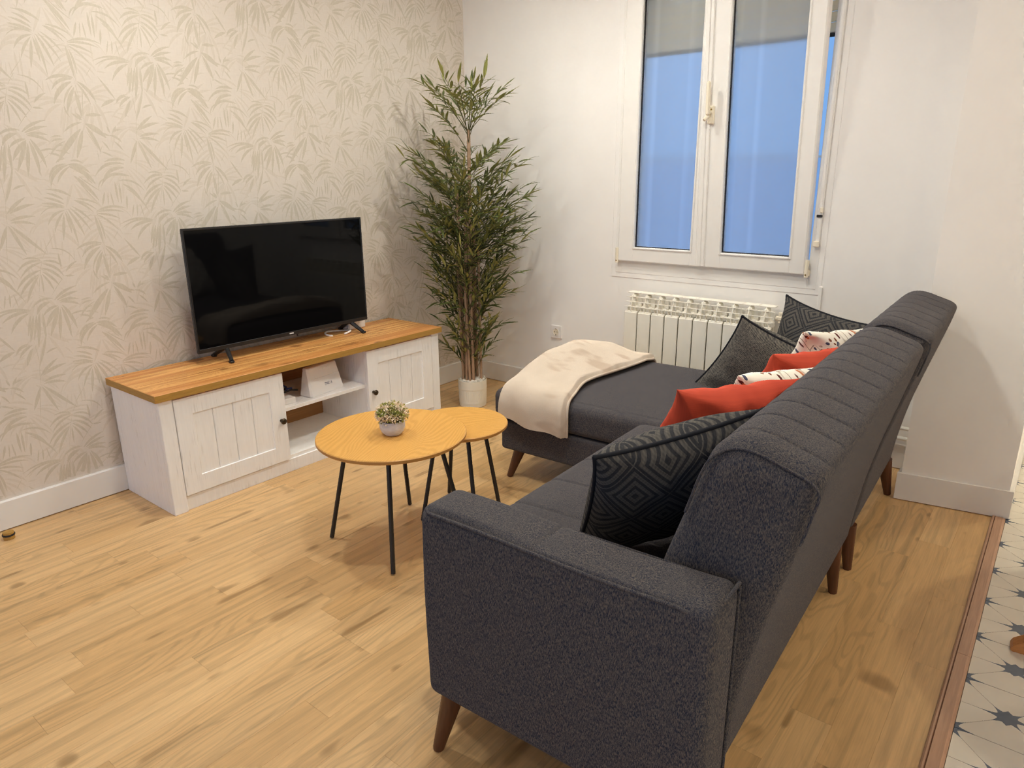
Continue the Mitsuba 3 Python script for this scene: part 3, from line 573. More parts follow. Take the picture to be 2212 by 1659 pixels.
def front(m, u0, z0, out=.0006):      # lays lettering on the sloping front
    v = np.array(m.vertices); z = z0 + v[:, 1]
    w = np.interp(z, [.012, .03, .08, .138], [.030, .0245, .013, 0]) + out + v[:, 2] * .3
    return trimesh.Trimesh(np.array([rt(u0 + a, b, c) for a, b, c in zip(v[:, 0], w, z)]), m.faces, process=False)
add('lettering', front(meshkit.text_mesh('ZNC A', .0125, .001), -.012, .040), 'ink', t)
for i in range(6): add('indicator', front(box(-.0022, .0022, -.0022, .0022, 0, .0015, 0), -.022 + i * .0115, .122), 'led_white', t)
add('band', front(box(-.100, .100, -.0006, .0006, 0, .001, 0), 0, .084), 'plaster', t)
t = thing('adapter_box', 'small white box on the cabinet shelf left of the router', 'adapter box')
scene[t] = mikit.ply(box(.300, .385, -1.790, -1.700, zs + .0003, zs + .030, .004), 'white_plastic')
def wiggle(p0, p1, seed, n=22, a=.02, zmin=None):
    r = np.random.RandomState(seed); s = np.linspace(0, 1, n)[:, None]; p = np.array(p0) * (1 - s) + np.array(p1) * s
    for q in range(3):
        ph = r.rand(3) * 6; p = p + np.sin(s * np.pi) * np.sin(s * (5 + 4 * q) + ph) * a / (q + 1) * np.array([1, 1, .6])
    p[:, 2] = np.maximum(p[:, 2], zmin if zmin else zs + .004); return p
for i, (m, lab) in enumerate((('black_rubber', 'black cable tangled on the shelf behind the router'), ('cable_blue', 'blue network cable on the shelf beside the router'), ('black_rubber', 'black power cord running along the back of the shelf'))):
    t = thing('cable', lab, 'cable')
    scene[t] = mikit.ply(tube(wiggle((.30 - .05 * i, -1.63, zs + .03), (.12 + .06 * i, -1.775, zs + .012 + .012 * i), 4 + i, a=.035), .0045, 8), m, 40)

# ---------------------------------------------------------------- coffee tables
def round_table(label, c, r, z, feet, top_r, rot):
    t = thing('coffee_table', label, 'coffee table', None)
    rings = [(r - .004, z - .016), (r, z - .012), (r, z - .003), (r - .003, z)]
    th = np.linspace(0, 2 * np.pi, 72, endpoint=False)
    m = lathe(rings, 72, (c[0], c[1], 0)); v = np.array(m.vertices); co, si = math.cos(rot), math.sin(rot)
    d = v[:, :2] - np.array(c); uv = np.stack([d[:, 0] * co + d[:, 1] * si + 3 * z, -d[:, 0] * si + d[:, 1] * co + 5 * z], 1)
    # separate shading of rim and top: flat normals
    add('top', m, 'table_veneer', t, uv=uv)
    add('rim', lathe([(r + .0002, z - .0125), (r + .0006, z - .012), (r + .0006, z - .003), (r + .0002, z - .0025)], 72, (c[0], c[1], 0)) if False else loft([np.stack([c[0] + q * np.cos(th), c[1] + q * np.sin(th), np.full(72, zz)], 1) for q, zz in ((r + .0001, z - .0125), (r + .0005, z - .0115), (r + .0005, z - .0035), (r + .0001, z - .0028))], False), 'table_edge', t)
    for a, R in feet:
        ca, sa = math.cos(math.radians(a)), math.sin(math.radians(a))
        add('leg', tube([(c[0] + top_r * ca, c[1] + top_r * sa, z - .0165), (c[0] + R * ca, c[1] + R * sa, .006)], .0085, 12), 'black_metal', t, smooth=40)
    return t
round_table('large round oak coffee table on thin black legs with a small potted plant', (1.335, -1.94), .276, .450, [(213.5, .265), (313, .245), (128, .305), (38, .27)], .17, math.radians(25))
round_table('small round oak side table tucked under the edge of the larger coffee table', (1.368, -1.607), .195, .402, [(330, .19), (60, .165), (150, .19), (247, .178)], .10, math.radians(-35))

# potted flowers on the table
t = thing('flower_pot', 'small grey stone bowl with green and cream artificial flowers on the coffee table', 'potted flowers')
pc = (1.352, -1.950, .4503)
add('bowl', lathe([(.020, 0), (.030, .002), (.041, .014), (.0465, .028), (.047, .042), (.0455, .054), (.0435, .056), (.041, .050)], 32, pc), 'stone_bowl', t, smooth=50)
rs = np.random.RandomState(3)
core = trimesh.creation.icosphere(2, .040); core.apply_scale((1.08, 1.08, .86)); core.apply_translation((pc[0], pc[1], pc[2] + .076))
add('stem_mass', core, 'sprig_core', t, smooth=True)
def sprig(p, d, L, w):
    d = d / np.linalg.norm(d); a = np.cross(d, rs.randn(3)); a /= np.linalg.norm(a); b = np.cross(d, a)
    return (np.array([p, p + d * L * .5 + a * w, p + d * L, p + d * L * .5 - a * w, p + d * L * .45 + b * w * .6]), np.array([[0, 1, 4], [1, 2, 4], [2, 3, 4], [3, 0, 4]]))
gs, bs = [], []
for i in range(1300):
    d = rs.randn(3); d[2] = abs(d[2]) - .35; d /= np.linalg.norm(d)
    p = np.array([pc[0], pc[1], pc[2] + .076]) + d * np.array([.051, .051, .040]) * rs.uniform(.82, 1.10)
    patch = noise_np = meshkit.noise(d * 2.2 + 7)
    e = d + rs.randn(3) * .7
    (gs if (patch > .56) == (rs.rand() < .82) else bs).append(sprig(p, e, rs.uniform(.008, .014), rs.uniform(.0022, .0036)))
add('leaves', cat(gs), 'sprig_green', t, kind='stuff'); add('blossoms', cat(bs), 'blossom', t, kind='stuff')

# ---------------------------------------------------------------- bamboo plant
t = thing('bamboo_plant', 'tall artificial bamboo plant in a ribbed cream pot in the corner', 'potted bamboo')
bc = np.array([.452, -.502])
def ribs(th, z): return 1 + (.012 * np.sign(np.sin(th * 44)) * (1 if .045 < z < .105 else 0))
def potrib(seg=384):
    prof = [(.076, 0), (.082, .003), (.083, .022), (.0845, .026), (.0845, .030), (.0835, .034), (.0835, .0451), (.0845, .046), (.0855, .104), (.0850, .1051), (.0865, .112), (.0875, .115), (.0875, .119), (.0862, .122), (.0870, .160), (.0860, .165), (.0820, .165), (.0800, .150)]
    th = np.linspace(0, 2 * np.pi, seg, endpoint=False); R = []
    for r, z in prof:
        rr = r * (1 + (.006 * np.tanh(4 * np.sin(th * 48)) if .045 < z < .105 else 0 * th)); R.append(np.stack([bc[0] + rr * np.cos(th), bc[1] + rr * np.sin(th), th * 0 + z], 1))
    return loft(R)
add('pot', potrib(), 'cream_pot', t, smooth=35)
add('pebbles', cat([(lambda m: (m.apply_scale(rs.uniform(.006, .011)), m.apply_translation((bc[0] + q * math.cos(a), bc[1] + q * math.sin(a), .160 + rs.uniform(0, .008))), m)[2])(trimesh.creation.icosphere(1)) for q, a in zip(.076 * np.sqrt(rs.rand(170)), rs.rand(170) * 6.28)]), 'pebble', t, kind='stuff', smooth=True)
canes = []
for i, (a, q, h, r) in enumerate([(0, .0, 1.60, .0105), (200, .045, 1.30, .009), (150, .058, 1.02, .0085), (320, .055, 1.06, .009), (270, .050, 1.18, .009), (20, .058, .95, .008), (80, .04, 1.1, .008), (240, .055, .9, .0075), (300, .06, .86, .0075), (110, .055, .9, .0075)]):
    b = bc + q * np.array([math.cos(math.radians(a)), math.sin(math.radians(a))]); tip = b + rs.uniform(-.02, .02, 2)
    zz, rr = [], []
    z = .12
    while z < h:
        for dz, f in ((0, 1), (.006, 1.14), (.012, 1.0)): zz.append(z + dz); rr.append(r * f)
        z += .17
    zz.append(h); rr.append(r * .95); zz, rr = np.array(zz), np.array(rr); s = (zz - .12) / (h - .12)
    pts = np.stack([b[0] + (tip[0] - b[0]) * s, b[1] + (tip[1] - b[1]) * s, zz], 1)
    canes.append((b, tip, h)); add('cane', tube(pts, rr, 9), 'cane', t, smooth=40)
def env(z): return float(np.interp(z, [.16, .30, .45, .6, .8, 1.0, 1.2, 1.4, 1.6, 1.75, 1.88], [.12, .18, .22, .26, .30, .36, .33, .34, .31, .22, .10]))
def bleaf(L, w, droop, n=5):
    s = np.linspace(0, 1, n); mid = np.stack([s * L, 0 * s, -droop * L * s ** 2], 1); wd = w / 2 * np.sin(np.pi * np.clip(s, .03, .985) ** .75)
    l = mid + np.stack([0 * s, wd, .25 * wd], 1); r = mid + np.stack([0 * s, -wd, .25 * wd], 1)
    v = np.vstack([l, mid, r]); i = np.arange(n - 1); f = []
    for o in (0, n): f += [np.stack([i + o, i + o + n, i + o + 1], 1), np.stack([i + o + 1, i + o + n, i + o + n + 1], 1)]
    return v, np.vstack(f)
LV = [bleaf(1, .150, .10), bleaf(1, .165, .30), bleaf(1, .140, .02)]
LP = [mikit.ply(m, 'bamboo_leaf', True) for m in LV]
twigs, leaves = [], []
def frame(d, roll):
    d = d / np.linalg.norm(d); s = np.cross([0, 0, 1.0], d); s /= np.linalg.norm(s) + 1e-9; u = np.cross(d, s)
    c, q = math.cos(roll), math.sin(roll); return np.stack([d, s * c + u * q, u * c - s * q], 1)
nb = 235
zsq = np.concatenate([np.concatenate([np.linspace(.235, .55, 30), np.linspace(.56, 1.42, nb - 58), np.linspace(1.43, 1.80, 22)]), [1.55, 1.6, 1.62, 1.66, 1.7, 1.72]])
for i, z in enumerate(zsq):
    az = i * 2.39996 + rs.uniform(-.4, .4)
    c = [q for q in canes if q[2] > z - .35]; b, tip, h = c[rs.randint(len(c))]
    z0 = min(z - .08, h - .02); o = np.array([*(b + (tip - b) * z0 / h), z0])
    R = env(z) * rs.uniform(.62, 1.05); dirv = np.array([math.cos(az), math.sin(az)])
    rise = rs.uniform(.10, .24) if z < 1.5 else rs.uniform(.15, .26)
    end = np.array([*(bc + dirv * R), z0 + .08 + rise * .8])
    end[0] = max(end[0], .10); end[1] = min(end[1], -.10); end[2] = min(end[2], 1.90)
    mid = (o + end) / 2 + np.array([0, 0, .05]); s = np.linspace(0, 1, 8)[:, None]
    cur = o * (1 - s) ** 2 + mid * 2 * s * (1 - s) + end * s ** 2
    twigs.append(tube(cur, np.linspace(.0022, .0011, 8), 5))
    nl = max(6, int(np.linalg.norm(end - o) / .025))
    for j in range(nl):
        u = .30 + .70 * (j + .5) / nl if j < nl - 1 else 1.0
        p = o * (1 - u) ** 2 + mid * 2 * u * (1 - u) + end * u ** 2
        tg = end - o; tg /= np.linalg.norm(tg)
        side = np.cross(tg, [0, 0, 1]); side /= np.linalg.norm(side) + 1e-9
        d = tg * .75 + side * (1 if j % 2 else -1) * rs.uniform(.25, .85) + np.array([0, 0, rs.uniform(-.45, .30)]) + rs.randn(3) * .12
        if j == nl - 1: d = tg + rs.randn(3) * .15
        L = rs.uniform(.065, .115); q = p + d / np.linalg.norm(d) * L
        if q[0] < .015 or q[1] > -.015: d[0] = abs(d[0]) if q[0] < .015 else d[0]; d[1] = -abs(d[1]) if q[1] > -.015 else d[1]
        leaves.append((p, frame(d, rs.uniform(-.5, .5)), L, rs.randint(3)))
add('twigs', cat(twigs), 'twig', t, kind='stuff', smooth=True)
vis = sorted(range(len(leaves)), key=lambda i: -(leaves[i][2] * (1.2 - .35 * np.linalg.norm(leaves[i][0] - EYE) / 4 + .25 * abs(leaves[i][0][0] - bc[0]) / .3)))
rest = []
for rank, i in enumerate(vis):
    p, F, L, m = leaves[i]
    if rank < 296:
        M = np.eye(4); M[:3, :3] = F * L; M[:3, 3] = p
        scene[f'{t}__leaf_{rank:03d}' if rank else f'{t}__leaf'] = {**LP[m], 'to_world': T(M)}
    else: rest.append((np.asarray(LV[m][0]) * L @ F.T + p, LV[m][1]))
add('leaves', cat(rest), 'bamboo_leaf', t, kind='stuff', smooth=True)

# ---------------------------------------------------------------- corner sofa (own frame turned by 2 degrees)
P0 = np.array([2.83, -2.45]); TH_ = math.radians(2.0); C_, S_ = math.cos(TH_), math.sin(TH_)
def rot(v):
    v = np.array(v, float); d = v[..., :2] - P0
    sag = np.clip((v[..., 2:] - .5) / .4, 0, 1) * np.clip(d[..., 1:2], 0, 2.2) * -.009
    return np.concatenate([np.stack([P0[0] + d[..., 0] * C_ - d[..., 1] * S_, P0[1] + d[..., 0] * S_ + d[..., 1] * C_], -1), v[..., 2:] + sag], -1)
def R(m): return trimesh.Trimesh(rot(m.vertices), m.faces, process=False)
t = thing('corner_sofa', 'dark grey upholstered corner sofa with chaise and tapered wooden legs', 'sofa')
YJ = -1.196                                    # joint between the two modules
# armrest
def arm_fn(v):
    top = np.clip((v[:, 2] - .40) / .25, 0, 1)
    v = v.copy(); v[:, 2] += .006 * top * np.sin((v[:, 0] - 2.1) * 9) * (np.abs(v[:, 1] + 2.515) < .055)
    v[:, 1] -= .006 * gauss(v[:, 2] - .45, .2) * (v[:, 1] < -2.55)
    v[:, 2] -= .004 * gauss(v[:, 0] - 2.47, .008) * (v[:, 2] > .62)
    return v
ak = add('armrest', R(shift(softbox(2.165, 2.840, -2.586, -2.452, .178, .668, .028, .05, ex=(2.47,)), arm_fn)), 'upholstery', t, smooth=True)
def edge_loop(x0, x1, y, z0, z1, r, rtop=None):
    pts = []; rt_ = rtop or r
    for cx, cz, a0, rr in ((x1 - r, z0 + r, -90, r), (x1 - rt_, z1 - rt_, 0, rt_), (x0 + rt_, z1 - rt_, 90, rt_), (x0 + r, z0 + r, 180, r)):
        for a in np.linspace(a0, a0 + 90, 7): pts.append((cx + rr * math.cos(math.radians(a)), y, cz + rr * math.sin(math.radians(a))))
    return np.array(pts + pts[:1])
arm_line = np.array([(2.180, -2.572, .659), (2.192, -2.580, .658)] + [(x, -2.5855, .6575 + .004 * math.sin((x - 2.1) * 9)) for x in np.linspace(2.21, 2.77, 16)] + [(2.79, -2.584, .652), (2.815, -2.574, .648), (2.829, -2.55, .652), (2.836, -2.50, .660), (2.838, -2.462, .664)])
add('piping', tube(rot(arm_line), .0042, 7), 'upholstery', ak, smooth=True)
add('piping', tube(rot(np.array([(2.837, -2.456, z) for z in np.linspace(.19, .655, 12)])), .004, 7), 'upholstery', ak, smooth=True)
# near seat
sy = [-2.25, -2.05, -1.85, -1.65, -1.45]
def seat_fn(v):
    v = v.copy(); top = v[:, 2] > .36
    crown = .014 * np.clip(1 - ((v[:, 0] - 2.33) / .34) ** 4, 0, 1)
    v[:, 2] += np.where(top, crown, 0)
    fr = v[:, 0] < 2.06
    for y in sy:
        g = gauss(v[:, 1] - y, .007); v[:, 2] -= .005 * g * top; v[:, 0] += .005 * g * fr
    return v
add('seat', R(shift(softbox(2.015, 2.72, -2.449, YJ - .003, .300, .425, .045, .035, ey=sy), seat_fn)), 'upholstery', t, smooth=True)
add('base', R(softbox(2.035, 2.815, -2.450, YJ - .003, .178, .302, .018, .08)), 'upholstery', t, smooth=True)
# chaise
YF = -.335
def chaise_fn(v):
    v = v.copy(); top = np.clip((v[:, 2] - .36) / .06, 0, 1)
    w = np.clip((v[:, 0] - 1.285) / .25, 0, 1); w = w * w * (3 - 2 * w)
    yy = np.clip(1 - ((v[:, 1] + .765) / .43) ** 2, 0, 1)
    v[:, 2] += top * (.024 * yy * (0.35 + .65 * np.clip((v[:, 0] - 1.28) / .15, 0, 1)))
    v[:, 2] -= .004 * gauss(v[:, 1] + 1.155, .006) * top
    return v
add('chaise_cushion', R(shift(softbox(1.283, 2.72, YJ, YF, .292, .432, .040, .035, ey=(-1.150,)), chaise_fn)), 'upholstery', t, smooth=True)
add('chaise_base', R(softbox(1.325, 2.80, YJ + .006, YF, .150, .290, .018, .08)), 'upholstery', t, smooth=True)
# backrests: one profile swept along the sofa, with stitched channels
prof = np.array([(2.60, .40), (2.615, .44), (2.640, .53), (2.682, .67), (2.722, .79), (2.738, .850), (2.756, .892), (2.794, .920), (2.838, .920), (2.890, .902), (2.930, .889), (2.948, .874), (2.946, .850), (2.915, .72), (2.880, .58), (2.848, .44), (2.828, .30), (2.818, .20), (2.806, .186), (2.770, .186), (2.70, .28), (2.64, .36)])
def chaikin(p, n=2):
    for _ in range(n):
        q = np.roll(p, -1, 0); p = np.stack([.75 * p + .25 * q, .25 * p + .75 * q], 1).reshape(-1, 2)
    return p
prof = chaikin(prof)
def backrest(y0, y1, seams, rend=.048):
    q = np.roll(prof, -1, 0) - np.roll(prof, 1, 0); nrm = np.stack([q[:, 1], -q[:, 0]], 1); nrm /= np.linalg.norm(nrm, axis=1, keepdims=True)
    area = np.sum(prof[:, 0] * np.roll(prof[:, 1], -1) - np.roll(prof[:, 0], -1) * prof[:, 1]); nrm *= np.sign(area)
    front = ((prof[:, 1] > .42) & (prof[:, 0] < 2.80)) | ((prof[:, 1] > .868) & (prof[:, 0] < 2.94))
    front = front.astype(float); front = (front + np.roll(front, 1) + np.roll(front, -1)) / 3
    ys = axis(y0, y1, rend, .05, seams); rings = []
    for y in ys:
        e = min(y - y0, y1 - y); ins = 0 if e >= rend else rend - math.sqrt(max(rend ** 2 - (rend - e) ** 2, 0))
        d = sum(gauss(y - s, .0035) for s in seams) * .0035 if seams else 0
        cell = 0
        if seams:
            ss = np.sort(np.array([y0 + .0] + list(seams) + [y1])); k = np.clip(np.searchsorted(ss, y) - 1, 0, len(ss) - 2); f = (y - ss[k]) / (ss[k + 1] - ss[k]); cell = .0018 * (1 - (2 * f - 1) ** 4)
        p = prof - nrm * (ins + (d - cell) * front[:, None] if np.ndim(ins) else ins) - nrm * ((d - cell) * front)[:, None]
        rings.append(np.stack([p[:, 0], np.full(len(p), y), p[:, 1]], 1))
    c = np.array([2.80, 0, .62]); m = loft(rings, True, (c + [0, y0, 0], c + [0, y1, 0]))
    if m.volume < 0: m.invert()
    return m
s1 = [-2.36 + .105 * i for i in range(11)]; s2 = [-1.09 + .105 * i for i in range(7)]
for y0, y1, ss in ((-2.447, YJ - .004, s1), (YJ + .004, -.405, s2)):
    off = np.array([.012, 0, .012]) if y0 > -1.3 else np.zeros(3)
    bk = add('backrest', R(shift(backrest(y0, y1, ss), lambda v: v + off * np.clip((v[:, 2:] - .3) / .5, 0, 1))), 'upholstery', t, smooth=40)
    sel = prof[(prof[:, 1] > .75)]; sel = sel[np.argsort(np.arctan2(sel[:, 1] - .7, sel[:, 0] - 2.85))[::-1]]
    add('piping', tube(rot(np.stack([sel[:, 0] * .985 + 2.84 * .015, np.full(len(sel), y0 + .010), sel[:, 1] - .014], 1) + off), .0028, 6), 'upholstery', bk, smooth=True)
# legs
def leg(foot, top, r0=.0145, r1=.030):
    f, p = np.array(foot, float), np.array(top, float)
    return tube([f, f + (p - f) * .03, p], [r0 * .9, r0, r1], 16)
wl = rot
for foot, top in (((2.179, -2.588, .0), (2.215, -2.555, .185)), ((2.762, -1.283, 0), (2.742, -1.290, .20)), ((2.762, -1.097, 0), (2.742, -1.09, .17)), ((1.300, -1.201, 0), (1.345, -1.165, .158)), ((2.742, -.345, 0), (2.715, -.375, .17)), ((1.275, -.400, 0), (1.315, -.43, .158)), ((2.07, -1.29, 0), (2.10, -1.28, .185)), ((2.80, -2.53, 0), (2.775, -2.50, .19)), ((2.07, -1.10, 0), (2.09, -1.12, .155))):
    add('leg', leg(foot, top), 'walnut_leg', t, smooth=40, label=None)

# ---------------------------------------------------------------- throw blanket on the chaise
t = thing('throw_blanket', 'folded beige plush throw draped over the end of the chaise', 'blanket')
def chaise_top(y, x):
    yy = np.clip(1 - ((y + .765) / .43) ** 2, 0, 1); return .432 + .024 * yy * (.35 + .65 * np.clip((x - 1.28) / .15, 0, 1))
def blanket():
    key = [(-1.214, .296), (-1.2145, .34), (-1.213, .385), (-1.205, .418), (-1.188, .440), (-1.16, .449), (-1.10, .452)]
    key += [(y, .452 + .020 * max(0, 1 - ((y + .765) / .43) ** 2)) for y in np.linspace(-1.0, -.46, 12)]
    key += [(-.40, .450), (-.36, .444), (-.333, .425), (-.322, .39), (-.320, .33)]
    key = np.array(key); d = np.r_[0, np.cumsum(np.linalg.norm(np.diff(key, axis=0), axis=1))]; nS, nT = 90, 40
    s = np.linspace(0, d[-1], nS); py, pz = np.interp(s, d, key[:, 0]), np.interp(s, d, key[:, 1])
    tn = np.stack([np.gradient(py), np.gradient(pz)], 1); tn /= np.linalg.norm(tn, axis=1, keepdims=True); nn = np.stack([-tn[:, 1], tn[:, 0]], 1)
    out, und = np.zeros((nS, nT, 3)), np.zeros((nS, nT, 3))
    for j, w in enumerate(np.linspace(0, 1, nT)):
        f = s / d[-1]
        xl = 1.345 + .012 * np.sin(f * 7) - .020 * gauss(f - .45, .3); xr = 1.700 - .045 * gauss(f - .30, .16) - .02 * f + .008 * np.sin(f * 11) 
        x = xl + (xr - xl) * w
        edge = min(w, 1 - w, 1) ; roundn = np.sqrt(np.clip(1 - (1 - np.clip(np.minimum(w, 1 - w) / .05, 0, 1)) ** 2, 0, 1))
        top = np.clip((pz - .40) / .05, 0, 1)
        P = np.stack([x * 6, py * 6, pz * 6], 1)
        mound = .060 * gauss(x - 1.40, .17) * gauss(py + .66, .36) * top
        wr = .010 * (meshkit.fbm(P * .9 + 3, 3) - .4) + .005 * top * np.sin((x * 30 + py * 17 + 4 * meshkit.noise(P * .6)))
        hang = .012 * (1 - top) * (np.sin(x * 34 + 2 * pz) * .5 + .5) * (py < -.8)
        th = .006 + (.018 + wr + hang) * roundn + mound
        hem = np.where(f < .1, (1 - f / .1) * (.030 - .034 * w + .006 * np.sin(w * 9)), 0)
        Y, Z = py + nn[:, 0] * th, pz + nn[:, 1] * th + hem
        out[:, j] = np.stack([x, Y, Z], 1); und[:, j] = np.stack([x, py + nn[:, 0] * .001, pz + nn[:, 1] * .001 + hem], 1)
    v = np.vstack([out.reshape(-1, 3), und.reshape(-1, 3)]); i, j = np.meshgrid(np.arange(nS - 1), np.arange(nT - 1), indexing='ij'); q = (i * nT + j).ravel(); N = nS * nT
    f1 = np.vstack([np.stack([q, q + nT, q + nT + 1], 1), np.stack([q, q + nT + 1, q + 1], 1)]); f2 = f1[:, ::-1] + N
    b = list(range(nT)) + [k * nT + nT - 1 for k in range(1, nS)] + [(nS - 1) * nT + k for k in range(nT - 2, -1, -1)] + [k * nT for k in range(nS - 2, 0, -1)]
    b = np.array(b); c = np.roll(b, -1); f3 = np.vstack([np.stack([b, b + N, c + N], 1), np.stack([b, c + N, c], 1)])
    m = trimesh.Trimesh(v, np.vstack([f1, f2, f3]), process=False); return m, np.vstack([out[:, -1]])
bm, hem_line = blanket()
add('cloth', R(bm), 'plush', t, smooth=60)
add('hem', tube(rot(hem_line + np.array([.001, 0, -.001])), .006, 7), 'plush', t, smooth=True)

# ---------------------------------------------------------------- cushions
def pillow(w, h, th, seed, n=34, wr=.006, sag=0.0, ear=.10):
    u = np.sin(np.linspace(-np.pi / 2, np.pi / 2, n)); U, V = np.meshgrid(u, u, indexing='ij')
    X = w / 2 * U * (1 - ear * (1 - V ** 2) ** .8 * np.abs(U) ** 2); Y = h / 2 * V * (1 - ear * (1 - U ** 2) ** .8 * np.abs(V) ** 2)
    prof_ = (np.clip(1 - U ** 2, 0, 1) * np.clip(1 - V ** 2, 0, 1)) ** .42
    P = np.stack([X * 9 + seed * 7.3, Y * 9, 0 * X + seed], -1)
    radial = np.sin(np.arctan2(V, U) * 9 + 5 * meshkit.noise(P * .5)) * (np.hypot(U, V) ** 2) * np.clip(1 - np.maximum(abs(U), abs(V)) ** 6, 0, 1)
    wn = wr * (2 * meshkit.fbm(P, 3) - 1 + 1.1 * radial) * np.clip(prof_ * 3, 0, 1)
    rr = np.random.RandomState(seed)
    for _ in range(7 if wr > .01 else 0):      # soft folds running in from the edges
        a0 = rr.rand() * 6.28; px, py = rr.uniform(-.8, .8, 2); L = (U - px) * np.cos(a0) + (V - py) * np.sin(a0); q = -(U - px) * np.sin(a0) + (V - py) * np.cos(a0) + .25 * np.sin(L * 3)
        wn = wn + rr.uniform(.009, .018) * gauss(q, rr.uniform(.05, .10)) * gauss(L, .5) * np.clip(prof_ * 2, 0, 1)
    bend = sag * (U ** 2 - .3) * .5
    up, dn = th / 2 * prof_ + wn + bend, -th / 2 * prof_ + wn * .4 + bend
    v = np.vstack([np.stack([X, Y, up], -1).reshape(-1, 3), np.stack([X, Y, dn], -1).reshape(-1, 3)])
    uv = np.vstack([np.stack([U, V], -1).reshape(-1, 2) * .5 + .5] * 2)
    i, j = np.meshgrid(np.arange(n - 1), np.arange(n - 1), indexing='ij'); q = (i * n + j).ravel()
    f = np.vstack([np.stack([q, q + n, q + n + 1], 1), np.stack([q, q + n + 1, q + 1], 1)])
    f = np.vstack([f, f[:, ::-1] + n * n])
    e = [(0, k) for k in range(n)] + [(k, n - 1) for k in range(1, n)] + [(n - 1, k) for k in range(n - 2, -1, -1)] + [(k, 0) for k in range(n - 2, -1, -1)]
    edge = np.array([(X[a], Y[a], (up[a] + dn[a]) / 2) for a in e])
    return trimesh.Trimesh(v, f, process=False), uv, edge
def place(center, normal, up, spin=0.0):
    z = np.array(normal, float); z /= np.linalg.norm(z); y = np.array(up, float); y -= z * (y @ z); y /= np.linalg.norm(y); x = np.cross(y, z)
    c, s = math.cos(math.radians(spin)), math.sin(math.radians(spin)); x, y = x * c + y * s, y * c - x * s
    return np.stack([x, y, z], 1), np.array(center, float)
def cushion(label, c, nrm, up, spin, w, h, th, seed, bsdf, piping=True, wr=.006, sag=0.0):
    t = thing('cushion', label, 'cushion')
    m, uv, e = pillow(w, h, th, seed, wr=wr, sag=sag); F, o = place(c, nrm, up, spin)
    add('cover', trimesh.Trimesh(np.array(m.vertices) @ F.T + o, m.faces, process=False), bsdf, t, smooth=True, uv=uv)
    if piping: add('piping', tube(e @ F.T + o, .0055, 7, False), 'cushion_piping', t, smooth=True)
    return t
def place3(TL, TR, BL):
    TL, TR, BL = (np.array(q, float) for q in (TL, TR, BL)); x = TR - TL; w = np.linalg.norm(x); x /= w
    y = TL - BL; y -= x * (y @ x); h = np.linalg.norm(y); y /= h
    return (np.stack([x, y, np.cross(x, y)], 1), TL + x * w / 2 - y * h / 2), w, h
def cushion3(label, TL, TR, BL, th, seed, bsdf, piping=True, wr=.006, sag=0.0, ear=.10):
    t = thing('cushion', label, 'cushion'); (F, o), w, h = place3(TL, TR, BL)
    m, uv, e = pillow(w * 1.04, h * 1.04, th, seed, wr=wr, sag=sag, ear=ear)
    add('cover', trimesh.Trimesh(np.array(m.vertices) @ F.T + o, m.faces, process=False), bsdf, t, smooth=True, uv=uv)
    if piping: add('piping', tube(e @ F.T + o, .0055, 7, False), 'cushion_piping', t, smooth=True)
cushion3('dark cushion with raised diamond pattern and piping, standing next to the armrest', (2.490, -2.386, .789), (2.715, -2.060, .850), (2.338, -2.208, .442), .18, 1, 'key_weave', True, .004, 0, .09)
cushion3('red linen cushion behind the diamond-patterned cushion, larger of the two red ones in view', (2.489, -2.005, .842), (2.705, -1.645, .831), (2.299, -1.898, .455), .17, 2, 'red_linen', False, .020, 0, .20)
cushion3('floral white cushion squeezed between the two red cushions', (2.516, -1.662, .803), (2.735, -1.300, .795), (2.340, -1.560, .440), .17, 3, 'floral_cotton', False, .018, 0, .14)
cushion3('smaller red cushion between the two floral cushions', (2.507, -1.345, .800), (2.725, -0.985, .790), (2.335, -1.240, .440), .17, 4, 'red_linen', False, .020, 0, .15)
cushion3('floral white cushion behind the smaller red cushion, farthest along the sofa back', (2.520, -1.070, .825), (2.735, -0.705, .815), (2.345, -0.965, .455), .16, 5, 'floral_cotton', False, .018, 0, .14)
cushion3('dark twill cushion leaning on the chaise in front of the radiator', (2.180, -.750, .785), (2.515, -.575, .610), (1.950, -.675, .450), .22, 6, 'dark_twill', True, .008, 0, .10)
cushion3('dark diamond-patterned cushion at the far end of the sofa below the window', (2.255, -.435, .835), (2.660, -.548, .770), (2.215, -.490, .445), .17, 7, 'key_weave', True, .004, 0, .12)


